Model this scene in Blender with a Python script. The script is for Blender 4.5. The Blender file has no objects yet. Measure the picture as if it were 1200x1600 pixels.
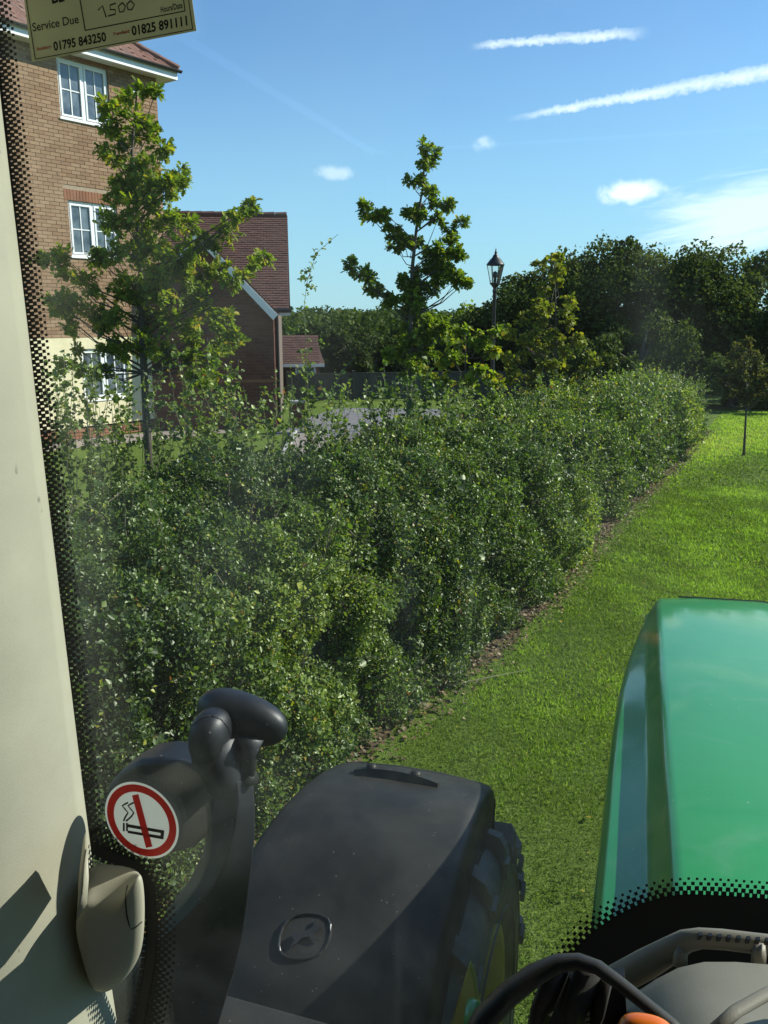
import bpy, bmesh, math
import numpy as np
from mathutils import Vector, Matrix
rng = np.random.default_rng(7)
R = math.radians
sc = bpy.context.scene
col = sc.collection

# ------------------------------------------------------------------ camera
FPX, CAM_H, PITCH = 1294.0, 2.6, R(13.05)          # focal length in photo pixels (1200 wide), eye height, tilt down
cam_d = bpy.data.cameras.new('camera'); cam = bpy.data.objects.new('camera', cam_d); col.objects.link(cam)
cam.location = (0, 0, CAM_H); cam.rotation_euler = (R(90) - PITCH, 0, 0)
cam_d.sensor_fit = 'HORIZONTAL'; cam_d.sensor_width = 36; cam_d.lens = FPX / 1200 * 36
cam_d.clip_start = 0.02; cam_d.clip_end = 6000
sc.camera = cam
sc.render.resolution_x, sc.render.resolution_y = 768, 1024

# ------------------------------------------------------------------ sun, sky, exposure
SUN_AZ, SUN_EL = R(78), R(35.5)
sun_dir = Vector((math.sin(SUN_AZ) * math.cos(SUN_EL), math.cos(SUN_AZ) * math.cos(SUN_EL), math.sin(SUN_EL)))
sd = bpy.data.lights.new('sun', 'SUN'); sd.energy = 4.6; sd.angle = R(0.5); sd.color = (1.0, 0.95, 0.86)
so = bpy.data.objects.new('sun', sd); col.objects.link(so); so.rotation_euler = sun_dir.to_track_quat('Z', 'Y').to_euler()
sc.view_settings.view_transform = 'Standard'; sc.view_settings.look = 'None'
sc.view_settings.gamma = 1; sc.view_settings.use_curve_mapping = False
sc.view_settings.exposure = 0.7

def px_ray(x, y):
    a = (x - 600) / FPX; b = (800 - y) / FPX
    return np.array([a, math.cos(PITCH) + b * math.sin(PITCH), -math.sin(PITCH) + b * math.cos(PITCH)])

class NT:
    """small node-tree helper"""
    def __init__(s, tree): s.t = tree; s.n = tree.nodes; s.l = tree.links
    def new(s, ty, **kw):
        n = s.n.new(ty)
        for k, v in kw.items(): setattr(n, k, v)
        return n
    def put(s, sock, v):
        if isinstance(v, bpy.types.NodeSocket): s.l.new(v, sock)
        elif v is not None: sock.default_value = v
    def math(s, op, a, b=None, c=None, clamp=False):
        n = s.new('ShaderNodeMath', operation=op, use_clamp=clamp)
        s.put(n.inputs[0], a); s.put(n.inputs[1], b)
        if c is not None: s.put(n.inputs[2], c)
        return n.outputs[0]
    def dot(s, a, v):
        n = s.new('ShaderNodeVectorMath', operation='DOT_PRODUCT'); s.put(n.inputs[0], a); n.inputs[1].default_value = v
        return n.outputs['Value']
    def noise(s, vec, scale, detail=4, rough=.55, dist=0):
        n = s.new('ShaderNodeTexNoise'); s.put(n.inputs['Vector'], vec); n.inputs['Scale'].default_value = scale
        n.inputs['Detail'].default_value = detail; n.inputs['Roughness'].default_value = rough; n.inputs['Distortion'].default_value = dist
        return n.outputs['Fac']
    def ramp(s, fac, stops, interp='LINEAR'):
        n = s.new('ShaderNodeValToRGB'); s.put(n.inputs[0], fac); cr = n.color_ramp; cr.interpolation = interp
        while len(cr.elements) < len(stops): cr.elements.new(0.5)
        for e, (p, c) in zip(cr.elements, stops):
            e.position = p; e.color = (c, c, c, 1) if isinstance(c, (int, float)) else (*c, 1)
        return n.outputs[0]
    def mix(s, fac, a, b, ty='MIX'):
        n = s.new('ShaderNodeMix', data_type='RGBA', blend_type=ty)
        s.put(n.inputs[0], fac)
        for sock, v in ((n.inputs[6], a), (n.inputs[7], b)):
            s.put(sock, v if not isinstance(v, tuple) else (*v, 1))
        return n.outputs[2]
    def smooth(s, v, lo, hi):
        n = s.new('ShaderNodeMapRange', interpolation_type='SMOOTHSTEP'); s.put(n.inputs[0], v)
        n.inputs[1].default_value = lo; n.inputs[2].default_value = hi
        return n.outputs[0]

w = bpy.data.worlds.new('World'); sc.world = w; w.use_nodes = True
nt = NT(w.node_tree); w.node_tree.nodes.clear()
sky = nt.new('ShaderNodeTexSky', sky_type='NISHITA'); sky.sun_disc = False
sky.sun_elevation = SUN_EL; sky.sun_rotation = SUN_AZ
sky.air_density = 1.0; sky.dust_density = 0.1; sky.ozone_density = 3.0; sky.altitude = 50
tc = nt.new('ShaderNodeTexCoord').outputs['Generated']
def cloud_frame(p0, p1):
    a = Vector(px_ray(*p0)).normalized(); b = Vector(px_ray(*p1)).normalized()
    m = ((a + b) / 2).normalized(); e = (b - a).normalized(); n = m.cross(e).normalized() * -1
    return a, b, m, e, n
masks = []
def contrail(p0, p1, w0, w1, strength, nz=70):
    a, b, m, e, n = cloud_frame(p0, p1)
    u = nt.math('DIVIDE', nt.math('SUBTRACT', nt.dot(tc, e), a.dot(e)), b.dot(e) - a.dot(e))
    v = nt.dot(tc, n)
    front = nt.math('GREATER_THAN', nt.dot(tc, m), 0.5)
    puff = nt.math('SUBTRACT', nt.noise(tc, nz, 5, .6), .5)
    puff2 = nt.math('SUBTRACT', nt.noise(tc, nz * 3.2, 3, .6), .5)
    wd = nt.math('ADD', w0, nt.math('MULTIPLY', u, w1 - w0))
    vv = nt.math('ABSOLUTE', nt.math('ADD', v, nt.math('ADD', nt.math('MULTIPLY', puff, .009), nt.math('MULTIPLY', puff2, .006))))
    prof = nt.math('SUBTRACT', 1.0, nt.math('DIVIDE', vv, wd), clamp=True)
    prof = nt.math('POWER', prof, .7)
    ends = nt.math('MULTIPLY', nt.smooth(u, -.02, .16), nt.math('SUBTRACT', 1.0, nt.smooth(u, .78, 1.03)))
    k = nt.math('MULTIPLY', nt.math('MULTIPLY', prof, ends), front)
    masks.append(nt.math('MULTIPLY', k, nt.math('ADD', strength, nt.math('MULTIPLY', puff, .9)), clamp=True))
contrail((735, 72), (1012, 50), .0038, .0060, .60)
contrail((795, 186), (1420, 72), .0036, .0110, .64)
def puff(p, half_px, aspect, strength, scale=22, thr=.42, tilt=0, streak=0):
    c = Vector(px_ray(*p)).normalized(); r = Vector((math.cos(tilt), 0, math.sin(tilt))); r = (r - c * r.dot(c)).normalized(); up = r.cross(c).normalized()
    h = half_px / FPX
    u = nt.math('DIVIDE', nt.dot(tc, r), h); v = nt.math('DIVIDE', nt.math('SUBTRACT', nt.dot(tc, up), 0.0), h * aspect)
    front = nt.math('GREATER_THAN', nt.dot(tc, c), 0.5)
    d = nt.math('SQRT', nt.math('ADD', nt.math('MULTIPLY', u, u), nt.math('MULTIPLY', v, v)))
    if streak:
        cx_ = nt.new('ShaderNodeCombineXYZ'); nt.put(cx_.inputs[0], u); nt.put(cx_.inputs[1], nt.math('MULTIPLY', v, streak)); n = nt.noise(cx_.outputs[0], 1.5, 7, .65, .8)
    else: n = nt.noise(tc, scale, 6, .62, .4)
    val = nt.math('SUBTRACT', nt.math('MULTIPLY', nt.math('SUBTRACT', 1.15, d), 1.0), nt.math('MULTIPLY', n, 1.1))
    k = nt.math('MULTIPLY', nt.smooth(val, thr - .45, thr + .1), front)
    masks.append(nt.math('MULTIPLY', k, strength, clamp=True))
puff((525, 270), 52, .34, .34, 45)
puff((757, 224), 30, .7, .34, 60)
puff((985, 300), 70, .36, .85, 40, .3, .1)
puff((1185, 335), 230, .36, .55, 16, .28, .14, 2.4)
puff((1480, 250), 300, .3, .5, 12, .3, .1, 2.4)
tot = masks[0]
for mk in masks[1:]: tot = nt.math('MAXIMUM', tot, mk)
# thin clouds scattered over the rest of the dome, like the ones in view
far = nt.smooth(nt.noise(tc, 3.2, 6, .6, .6), .66, .86)
z = nt.dot(tc, (0, 0, 1)); behind = nt.math('SUBTRACT', 1.0, nt.smooth(nt.dot(tc, (0, 1, 0)), .0, .45))
tot = nt.math('MAXIMUM', tot, nt.math('MULTIPLY', nt.math('MULTIPLY', far, behind), .5))
skyc = nt.mix(1.0, sky.outputs[0], (0.80, 1.0, 1.12), 'MULTIPLY')
hz_k = nt.math('SUBTRACT', 1.0, nt.smooth(z, -.02, .30)); skyc = nt.mix(nt.math('MULTIPLY', hz_k, .75), skyc, (2.3, 4.3, 5.6))
cl = nt.mix(tot, skyc, (8.6, 9.2, 9.4))
bg = nt.new('ShaderNodeBackground'); nt.put(bg.inputs[0], cl); bg.inputs[1].default_value = 0.10
wo = nt.new('ShaderNodeOutputWorld'); nt.l.new(bg.outputs[0], wo.inputs[0])

sc.render.engine = 'CYCLES'
sc.cycles.max_bounces = 5; sc.cycles.diffuse_bounces = 3; sc.cycles.glossy_bounces = 3; sc.cycles.transmission_bounces = 4; sc.cycles.transparent_max_bounces = 8
sc.cycles.caustics_reflective = False; sc.cycles.caustics_refractive = False

# ------------------------------------------------------------------ pixel helpers (photo pixels -> real places)
CAM = np.array([0, 0, CAM_H])
def on_z(x, y, z=0.0): r = px_ray(x, y); return CAM + r * (z - CAM_H) / r[2]
def on_y(x, y, Y): r = px_ray(x, y); return CAM + r * (Y / r[1])
T_AZ = R(17.4); TF = np.array([math.sin(T_AZ), math.cos(T_AZ), 0]); TRt = np.array([math.cos(T_AZ), -math.sin(T_AZ), 0])
def on_t(x, y, t):                        # tractor frame: (right, forward, up) at t metres ahead of the seat
    r = px_ray(x, y); P = CAM + r * (t / float(r @ TF)); return (float(P @ TRt), t, float(P[2]))

# ------------------------------------------------------------------ mesh helpers
def link(name, me, mat=None, parent=None):
    o = bpy.data.objects.new(name, me); col.objects.link(o)
    if mat is not None and not me.materials: me.materials.append(mat)
    if parent is not None: o.parent = parent
    return o
def tag(o, label=None, cat=None, group=None, kind=None):
    if label: o['label'] = label
    if cat: o['category'] = cat
    if group: o['group'] = group
    if kind: o['kind'] = kind
    return o
def empty(name, loc=(0, 0, 0), rz=0):
    o = bpy.data.objects.new(name, None); col.objects.link(o); o.location = loc; o.rotation_euler = (0, 0, rz); o.empty_display_size = .2
    return o
def raw_mesh(name, V, loop_v, loop_len, attr=None, smooth=False):
    V = np.asarray(V, np.float32); loop_v = np.asarray(loop_v, np.int32); loop_len = np.asarray(loop_len, np.int32)
    me = bpy.data.meshes.new(name)
    me.vertices.add(len(V)); me.vertices.foreach_set('co', V.ravel())
    me.loops.add(len(loop_v)); me.loops.foreach_set('vertex_index', loop_v)
    me.polygons.add(len(loop_len))
    st = np.concatenate([[0], np.cumsum(loop_len)[:-1]]).astype(np.int32)
    me.polygons.foreach_set('loop_start', st)
    try: me.polygons.foreach_set('loop_total', loop_len)
    except Exception: pass
    if smooth: me.polygons.foreach_set('use_smooth', np.ones(len(loop_len), bool))
    if attr is not None:
        a = me.attributes.new('v', 'FLOAT', 'POINT'); a.data.foreach_set('value', np.asarray(attr, np.float32))
    me.update(calc_edges=True)
    return me

class MB:
    def __init__(s): s.v = []; s.f = []; s.a = []
    def add(s, vs, fs, a=0.0):
        o = len(s.v); s.v += [tuple(map(float, p)) for p in vs]; s.f += [tuple(i + o for i in f) for f in fs]; s.a += [a] * len(vs); return s
    def box(s, x0, x1, y0, y1, z0, z1, a=0.0):
        v = [(x0, y0, z0), (x1, y0, z0), (x1, y1, z0), (x0, y1, z0), (x0, y0, z1), (x1, y0, z1), (x1, y1, z1), (x0, y1, z1)]
        return s.add(v, [(0, 3, 2, 1), (4, 5, 6, 7), (0, 1, 5, 4), (1, 2, 6, 5), (2, 3, 7, 6), (3, 0, 4, 7)], a)
    def tube(s, pts, rad, n=6, a=0.0, cap=True, flat=1.0, flat_dir=None):
        pts = [Vector(p) for p in pts]; k = len(pts)
        if isinstance(rad, (int, float)): rad = [rad] * k
        rings = []; up = Vector(flat_dir) if flat_dir else Vector((0.13, 0.31, 0.94))
        for i, p in enumerate(pts):
            d = (pts[min(i + 1, k - 1)] - pts[max(i - 1, 0)])
            d = d.normalized() if d.length > 1e-9 else Vector((0, 0, 1))
            u = up.cross(d)
            if u.length < 1e-3: u = Vector((1, 0, 0)).cross(d)
            u.normalize(); w_ = d.cross(u).normalized()
            rings.append([p + (u * math.cos(2 * math.pi * j / n) + w_ * math.sin(2 * math.pi * j / n) * flat) * rad[i] for j in range(n)])
        s.loft(rings, True, cap, a); return s
    def loft(s, rings, closed=True, cap=False, a=0.0):
        n = len(rings[0]); vs = [p for r in rings for p in r]; fs = []
        for i in range(len(rings) - 1):
            for j in range(n if closed else n - 1):
                j2 = (j + 1) % n; fs.append((i * n + j, i * n + j2, (i + 1) * n + j2, (i + 1) * n + j))
        if cap: fs.append(tuple(range(n))[::-1]); fs.append(tuple((len(rings) - 1) * n + j for j in range(n)))
        return s.add(vs, fs, a)
    def lathe(s, prof, n=32, axis='z', o=(0, 0, 0), a=0.0):
        rings = []
        for r, h in prof:
            ring = []
            for j in range(n):
                c, q = r * math.cos(2 * math.pi * j / n), r * math.sin(2 * math.pi * j / n)
                ring.append((o[0] + h, o[1] + c, o[2] + q) if axis == 'x' else (o[0] + c, o[1] + q, o[2] + h))
            rings.append(ring)
        return s.loft(rings, True, False, a)
    def prism(s, poly, ext, a=0.0):
        """poly: 3D outline, ext: extrusion vector"""
        n = len(poly); e = Vector(ext); p = [Vector(q) for q in poly]
        fs = [tuple(range(n))[::-1], tuple(range(n, 2 * n))] + [(i, (i + 1) % n, n + (i + 1) % n, n + i) for i in range(n)]
        return s.add(p + [q + e for q in p], fs, a)
    def mesh(s, name, smooth=False, attr=False):
        me = bpy.data.meshes.new(name); me.from_pydata(s.v, [], s.f); me.update()
        bm = bmesh.new(); bm.from_mesh(me); bmesh.ops.recalc_face_normals(bm, faces=bm.faces); bm.to_mesh(me); bm.free()
        if smooth: me.polygons.foreach_set('use_smooth', np.ones(len(me.polygons), bool))
        if attr:
            at = me.attributes.new('v', 'FLOAT', 'POINT'); at.data.foreach_set('value', np.array(s.a, np.float32))
        return me
    def build(s, name, mat, parent=None, smooth=False, bevel=0, seg=2, attr=False, subsurf=0):
        o = link(name, s.mesh(name, smooth, attr), mat, parent)
        if bevel:
            m = o.modifiers.new('bevel', 'BEVEL'); m.width = bevel; m.segments = seg; m.limit_method = 'ANGLE'; m.angle_limit = R(28)
            m.harden_normals = False
            o.data.polygons.foreach_set('use_smooth', np.ones(len(o.data.polygons), bool))
            wn = o.modifiers.new('normals', 'WEIGHTED_NORMAL'); wn.keep_sharp = True
        if subsurf:
            m = o.modifiers.new('subdivision', 'SUBSURF'); m.levels = m.render_levels = subsurf
            o.data.polygons.foreach_set('use_smooth', np.ones(len(o.data.polygons), bool))
        return o

# ---- leaf scattering (real leaf meshes, built with numpy)
def tmpl(outline, fold):
    """outline: half outline [(w, l)...] from base to tip; two folded halves"""
    ys = [(0, 0)] + outline + [(0, 1)]
    V = [(0, 0, 0)] + [(w_, l, fold * w_) for w_, l in outline] + [(0, 1, -.06)] + [(-w_, l, fold * w_) for w_, l in outline]
    n = len(outline); tip = n + 1
    f1 = list(range(0, tip + 1)); f2 = [0, tip] + list(range(tip + n, tip, -1))
    return np.array(V, np.float32), [f1, f2]
LEAF = tmpl([(.34, .45)], .35)
LEAF_R = tmpl([(.36, .22), (.42, .6)], .3)
OAK = tmpl([(.08, .14), (.27, .3), (.12, .41), (.38, .58), (.17, .7), (.28, .87)], .25)
BLADE = (np.array([(-.5, 0, 0), (.5, 0, 0), (.32, .55, .05), (0, 1, .22)], np.float32), [[0, 1, 2], [0, 2, 3]])
def frames(axis, nrm):
    axis = axis / (np.linalg.norm(axis, axis=1, keepdims=True) + 1e-9)
    x = np.cross(axis, nrm); x /= (np.linalg.norm(x, axis=1, keepdims=True) + 1e-9)
    z_ = np.cross(x, axis); return x, axis, z_
def scatter(tm, pos, axis, nrm, size, wid=1.0):
    V, F = tm; x, y, z_ = frames(axis, nrm); N = len(pos); nv = len(V); size = np.asarray(size).reshape(-1, 1, 1)
    wid = np.asarray(wid, float).reshape(-1, 1, 1) if np.ndim(wid) else wid
    P = pos[:, None, :] + size * (V[None, :, 0:1] * wid * x[:, None, :] + V[None, :, 1:2] * y[:, None, :] + V[None, :, 2:3] * z_[:, None, :])
    fl = np.concatenate([np.array(f) for f in F]); ll = np.array([len(f) for f in F])
    loops = (np.arange(N)[:, None] * nv + fl[None, :]).ravel()
    return P.reshape(-1, 3), loops, np.tile(ll, N), nv
class LeafBag:
    def __init__(s): s.V = []; s.L = []; s.N = []; s.A = []; s.k = 0
    def add(s, tm, pos, axis, nrm, size, v, wid=1.0):
        if len(pos) == 0: return
        P, lo, le, nv = scatter(tm, np.asarray(pos, float), np.asarray(axis, float), np.asarray(nrm, float), size, wid)
        s.V.append(P); s.L.append(lo + s.k); s.N.append(le); s.A.append(np.repeat(np.broadcast_to(v, (len(pos),)), nv)); s.k += len(P)
    def build(s, name, mat, parent=None):
        if not s.V: return None
        me = raw_mesh(name, np.concatenate(s.V), np.concatenate(s.L), np.concatenate(s.N), np.concatenate(s.A))
        return link(name, me, mat, parent)
def rdir(n):
    d = rng.normal(size=(n, 3)); return d / np.linalg.norm(d, axis=1, keepdims=True)
def vnoise(P, seed=0):
    """cheap smooth 3D noise in -1..1 made of sines"""
    g = np.random.default_rng(seed); out = np.zeros(len(P)); amp = 0
    for k in range(7):
        d = g.normal(size=3); ph = g.uniform(0, 6.28); out += np.sin(P @ d + ph + 1.3 * np.sin(P @ g.normal(size=3) + ph * 2)); amp += 1
    return out / amp * 1.8

# ------------------------------------------------------------------ materials
def mat(name, color=None, rough=.6, metal=0, spec=.5, coat=0, build=None):
    m = bpy.data.materials.new(name); m.use_nodes = True; t = NT(m.node_tree); b = t.n['Principled BSDF']
    b.inputs['Roughness'].default_value = rough; b.inputs['Metallic'].default_value = metal
    b.inputs['Specular IOR Level'].default_value = spec; b.inputs['Coat Weight'].default_value = coat
    if color: b.inputs['Base Color'].default_value = (*color, 1)
    if build: build(t, b)
    return m
def obj_co(t): return t.new('ShaderNodeTexCoord').outputs['Object']
def bump(t, b, h, strength=.3, dist=.01):
    n = t.new('ShaderNodeBump'); n.inputs['Strength'].default_value = strength; n.inputs['Distance'].default_value = dist
    t.put(n.inputs['Height'], h); t.l.new(n.outputs[0], b.inputs['Normal'])
def grainy(c0, c1, scale=20, bscale=200, bs=.15, rough=.6, spec=.5, coat=0, metal=0, bdist=.002):
    def f(t, b):
        co = obj_co(t); t.put(b.inputs['Base Color'], t.ramp(t.noise(co, scale, 6, .6), [(.3, c0), (.7, c1)]))
        if bs: bump(t, b, t.noise(co, bscale, 3), bs, bdist)
    return dict(rough=rough, spec=spec, coat=coat, metal=metal, build=f)
def leafmat(name, stops, transl=.35, rough=.42, tcol=(1.35, 1.5, .55), spec=.5):
    m = bpy.data.materials.new(name); m.use_nodes = True; t = NT(m.node_tree); t.n.remove(t.n['Principled BSDF'])
    at = t.new('ShaderNodeAttribute', attribute_name='v').outputs['Fac']
    c = t.ramp(at, stops); df = t.new('ShaderNodeBsdfDiffuse'); t.put(df.inputs[0], c)
    gl = t.new('ShaderNodeBsdfGlossy'); gl.inputs['Roughness'].default_value = rough; gl.inputs[0].default_value = (.95, 1, .82, 1)
    ge = t.new('ShaderNodeNewGeometry'); vm = t.new('ShaderNodeVectorMath', operation='DOT_PRODUCT'); t.l.new(ge.outputs['Incoming'], vm.inputs[0]); t.l.new(ge.outputs['Normal'], vm.inputs[1])
    fr = t.math('MULTIPLY', t.math('MULTIPLY_ADD', t.math('POWER', t.math('SUBTRACT', 1.0, t.math('ABSOLUTE', vm.outputs['Value']), clamp=True), 5.0), .35, .045), spec * 2)
    tr = t.new('ShaderNodeBsdfTranslucent'); t.put(tr.inputs[0], t.mix(1.0, c, tcol, 'MULTIPLY'))
    mx = t.new('ShaderNodeMixShader'); mx.inputs[0].default_value = transl
    t.l.new(df.outputs[0], mx.inputs[1]); t.l.new(tr.outputs[0], mx.inputs[2])
    m2 = t.new('ShaderNodeMixShader'); t.put(m2.inputs[0], fr); t.l.new(mx.outputs[0], m2.inputs[1]); t.l.new(gl.outputs[0], m2.inputs[2])
    t.l.new(m2.outputs[0], t.n['Material Output'].inputs[0]); return m
M = {}
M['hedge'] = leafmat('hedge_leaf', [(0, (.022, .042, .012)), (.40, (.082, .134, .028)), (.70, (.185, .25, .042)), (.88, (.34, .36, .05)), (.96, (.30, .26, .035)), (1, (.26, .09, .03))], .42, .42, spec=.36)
M['oak'] = leafmat('oak_leaf', [(0, (.05, .08, .010)), (.5, (.125, .185, .020)), (.85, (.26, .31, .03)), (1, (.42, .31, .03))], .48, .45, spec=.15)
M['tree'] = leafmat('tree_leaf', [(0, (.026, .042, .012)), (.6, (.07, .098, .022)), (1, (.17, .175, .036))], .32, .6, spec=.1)
M['yellow'] = leafmat('yellowing_leaf', [(0, (.10, .13, .018)), (.6, (.22, .23, .03)), (1, (.42, .30, .04))], .45, .5, spec=.15)
M['rust'] = leafmat('rusty_leaf', [(0, (.06, .07, .02)), (.6, (.12, .11, .035)), (1, (.22, .13, .04))], .38, .5, spec=.15)
M['grass'] = leafmat('grass_blade', [(0, (.07, .105, .014)), (.5, (.155, .222, .032)), (.85, (.38, .53, .065)), (1, (.48, .42, .18))], .42, .5, (1.2, 1.4, .5), .12)
M['bark'] = mat('bark', **grainy((.045, .036, .028), (.12, .10, .075), 30, 90, .5, .85))
M['twig'] = mat('twig', **grainy((.06, .045, .03), (.16, .13, .085), 20, 90, .2, .8))
M['stem'] = mat('green_stem', **grainy((.10, .11, .05), (.22, .2, .10), 20, 90, .2, .7))
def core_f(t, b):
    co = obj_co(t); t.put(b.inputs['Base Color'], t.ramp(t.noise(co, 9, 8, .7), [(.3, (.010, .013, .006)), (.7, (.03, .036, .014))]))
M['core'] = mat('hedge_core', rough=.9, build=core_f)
def ground_f(t, b):
    co = obj_co(t)
    n1 = t.noise(co, .35, 5, .6); n2 = t.noise(co, 6, 6, .7); n3 = t.noise(co, 60, 4, .7)
    c = t.ramp(n1, [(.3, (.10, .15, .02)), (.7, (.16, .22, .03))])
    c = t.mix(t.math('MULTIPLY', n2, .55), c, (.035, .075, .012))
    c = t.mix(t.smooth(n3, .55, .8), c, (.10, .16, .03))
    t.put(b.inputs['Base Color'], c); bump(t, b, n3, .8, .03)
M['ground'] = mat('grass_ground', rough=.9, spec=.2, build=ground_f)
def soil_f(t, b):
    co = obj_co(t); n = t.noise(co, 25, 8, .7)
    c = t.ramp(n, [(.3, (.04, .028, .016)), (.55, (.10, .065, .035)), (.75, (.17, .12, .06))]); t.put(b.inputs['Base Color'], c); bump(t, b, n, .8, .02)
M['soil'] = mat('soil', rough=.95, build=soil_f)
M['asphalt'] = mat('asphalt', **grainy((.12, .115, .12), (.19, .18, .185), 3, 150, .3, .85))
M['paving'] = mat('block_paving', **grainy((.20, .16, .14), (.30, .25, .22), 4, 60, .3, .85))
M['kerb'] = mat('kerb_stone', **grainy((.30, .29, .27), (.42, .41, .38), 8, 80, .3, .85))
def brickmat(name, cols, dirt):
    def f(t, b):
        g = t.new('ShaderNodeNewGeometry').outputs['Random Per Island']; oi = t.new('ShaderNodeObjectInfo').outputs['Random']
        r = t.math('FRACT', t.math('ADD', g, t.math('MULTIPLY', oi, 7.13)))
        co = t.new('ShaderNodeNewGeometry').outputs['Position']
        c = t.ramp(r, [(0, cols[0]), (.35, cols[1]), (.75, cols[2]), (1, cols[3])])
        n = t.noise(co, 2.0, 6, .65); n2 = t.noise(co, 60, 4, .7)
        c = t.mix(t.math('MULTIPLY', t.smooth(n, .4, .75), .5), c, dirt); c = t.mix(t.math('MULTIPLY', n2, .35), c, dirt)
        t.put(b.inputs['Base Color'], c); bump(t, b, n2, .4, .004)
    return mat(name, rough=.85, spec=.25, build=f)
M['brick'] = brickmat('buff_brick', [(.225, .128, .075), (.29, .178, .108), (.34, .22, .135), (.245, .14, .074)], (.19, .12, .072))
M['soldier'] = brickmat('orange_brick', [(.24, .10, .055), (.28, .12, .065), (.31, .15, .085), (.25, .11, .06)], (.15, .08, .05))
M['redbrick'] = brickmat('dark_red_brick', [(.13, .05, .035), (.16, .062, .042), (.19, .08, .052), (.12, .05, .038)], (.07, .035, .028))
M['mortar'] = mat('mortar', **grainy((.27, .205, .14), (.36, .28, .20), 12, 120, .4, .95))
M['mortar2'] = mat('dark_mortar', **grainy((.10, .07, .055), (.16, .12, .09), 12, 120, .4, .95))
M['render'] = mat('cream_render', **grainy((.60, .53, .33), (.70, .63, .41), 3, 250, .25, .9))
def tilemat(name, cols):
    def f(t, b):
        g = t.new('ShaderNodeNewGeometry').outputs['Random Per Island']; oi = t.new('ShaderNodeObjectInfo').outputs['Random']
        r = t.math('FRACT', t.math('ADD', g, t.math('MULTIPLY', oi, 5.7)))
        co = t.new('ShaderNodeNewGeometry').outputs['Position']
        c = t.ramp(r, [(0, cols[0]), (.5, cols[1]), (1, cols[2])]); c = t.mix(t.math('MULTIPLY', t.noise(co, 3, 6, .7), .55), c, (.07, .05, .04))
        t.put(b.inputs['Base Color'], c)
    return mat(name, rough=.8, build=f)
M['tile'] = tilemat('clay_tile', [(.20, .085, .06), (.26, .115, .08), (.23, .13, .10)])
M['tile2'] = tilemat('red_clay_tile', [(.085, .032, .026), (.11, .042, .032), (.125, .052, .038)])
M['upvc'] = mat('white_frame', **grainy((.74, .75, .74), (.80, .80, .79), 6, 60, .05, .35))
M['gutter'] = mat('black_gutter', (.02, .02, .02), .4)
def pane_f(t, b):
    co = obj_co(t); n = t.noise(co, 2.3, 4, .6)
    t.put(b.inputs['Base Color'], t.ramp(n, [(.35, (.03, .045, .06)), (.65, (.16, .19, .21))])); bump(t, b, t.noise(co, 1.4, 2), .03, .05)
M['pane'] = mat('window_pane', rough=.04, spec=.9, build=pane_f)
M['net'] = mat('net_curtain', (.55, .56, .55), .9)
M['fence'] = mat('weathered_fence', **grainy((.05, .045, .04), (.09, .08, .07), 8, 60, .3, .9))
M['iron'] = mat('black_iron', **grainy((.006, .006, .006), (.014, .014, .013), 15, 80, .15, .45))
def lglass(t, b): b.inputs['Transmission Weight'].default_value = .96; b.inputs['IOR'].default_value = 1.05
M['lampglass'] = mat('lamp_glass', (.95, .97, .96), .06, build=lglass)
M['bulb'] = mat('lamp_mantle', (.78, .77, .70), .4)

# ------------------------------------------------------------------ ground, road, paths
def sheet(name, pts, z, m, kind='structure', parent=None):
    o = link(name, MB().add([(p[0], p[1], z) for p in pts], [tuple(range(len(pts)))]).mesh(name), m, parent)
    if o.data.polygons[0].normal.z < 0: o.data.flip_normals()
    if kind: o['kind'] = kind
    return o
ground = sheet('ground', [(-3000, -3000), (3000, -3000), (3000, 4000), (-3000, 4000)], 0, M['ground'])
sheet('road', [(-2.6, 19.2), (3.0, 16.2), (7.5, 15.0 + 9), (3.2, 23.2), (2.0, 24.8), (-1.3, 25.2), (-2.0, 23)], .004, M['asphalt'])
sheet('pavement', [(-1.9, 14.8), (-.2, 13.2), (1.3, 13.6), (.8, 16.6), (-.6, 18.3), (-2.0, 19.4)], .008, M['paving'])
pv = sheet('path', [(-9.9, 15.6), (-9.1, 14.6), (-3.6, 19.6), (-4.4, 20.6)], .006, M['paving'])
kb = MB()
for a, b_ in (((-1.95, 14.75), (-.22, 13.1)), ((-2.1, 19.5), (-1.9, 14.9)), ((1.38, 13.6), (.9, 16.6))):
    a, b_ = Vector((*a, 0)), Vector((*b_, 0)); d = (b_ - a).normalized(); n = Vector((-d.y, d.x, 0)) * .06
    kb.prism([a + n, b_ + n, b_ - n, a - n], (0, 0, .09))
o = kb.build('kerb', M['kerb'], bevel=.012); o['kind'] = 'structure'
lw = sheet('verge', [(-.3, 20.4), (6.5, 20.0), (6.5, 22.0), (1.2, 22.2)], .009, M['ground'])

# ------------------------------------------------------------------ hedge: base line of the lawn side
HB = np.array([(-4.3, -2.6), (-3.1, -.2), (-2.05, 1.7), (-1.05, 3.35), (-.3, 4.45), (.18, 5.21), (.57, 5.80), (1.01, 6.55), (1.52, 7.46), (2.11, 8.73), (2.87, 10.31), (3.88, 12.29), (5.11, 14.6), (6.4, 17.2), (7.75, 19.9)])
seg = np.linalg.norm(np.diff(HB, axis=0), axis=1); HS = np.concatenate([[0], np.cumsum(seg)]); HL = HS[-1]
def hb(s):
    x = np.interp(s, HS, HB[:, 0]); y = np.interp(s, HS, HB[:, 1]); e = .3
    dx = np.interp(s + e, HS, HB[:, 0]) - np.interp(s - e, HS, HB[:, 0]); dy = np.interp(s + e, HS, HB[:, 1]) - np.interp(s - e, HS, HB[:, 1])
    L = np.sqrt(dx * dx + dy * dy); return np.stack([x, y], -1), np.stack([dx / L, dy / L], -1)      # point, tangent
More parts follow.
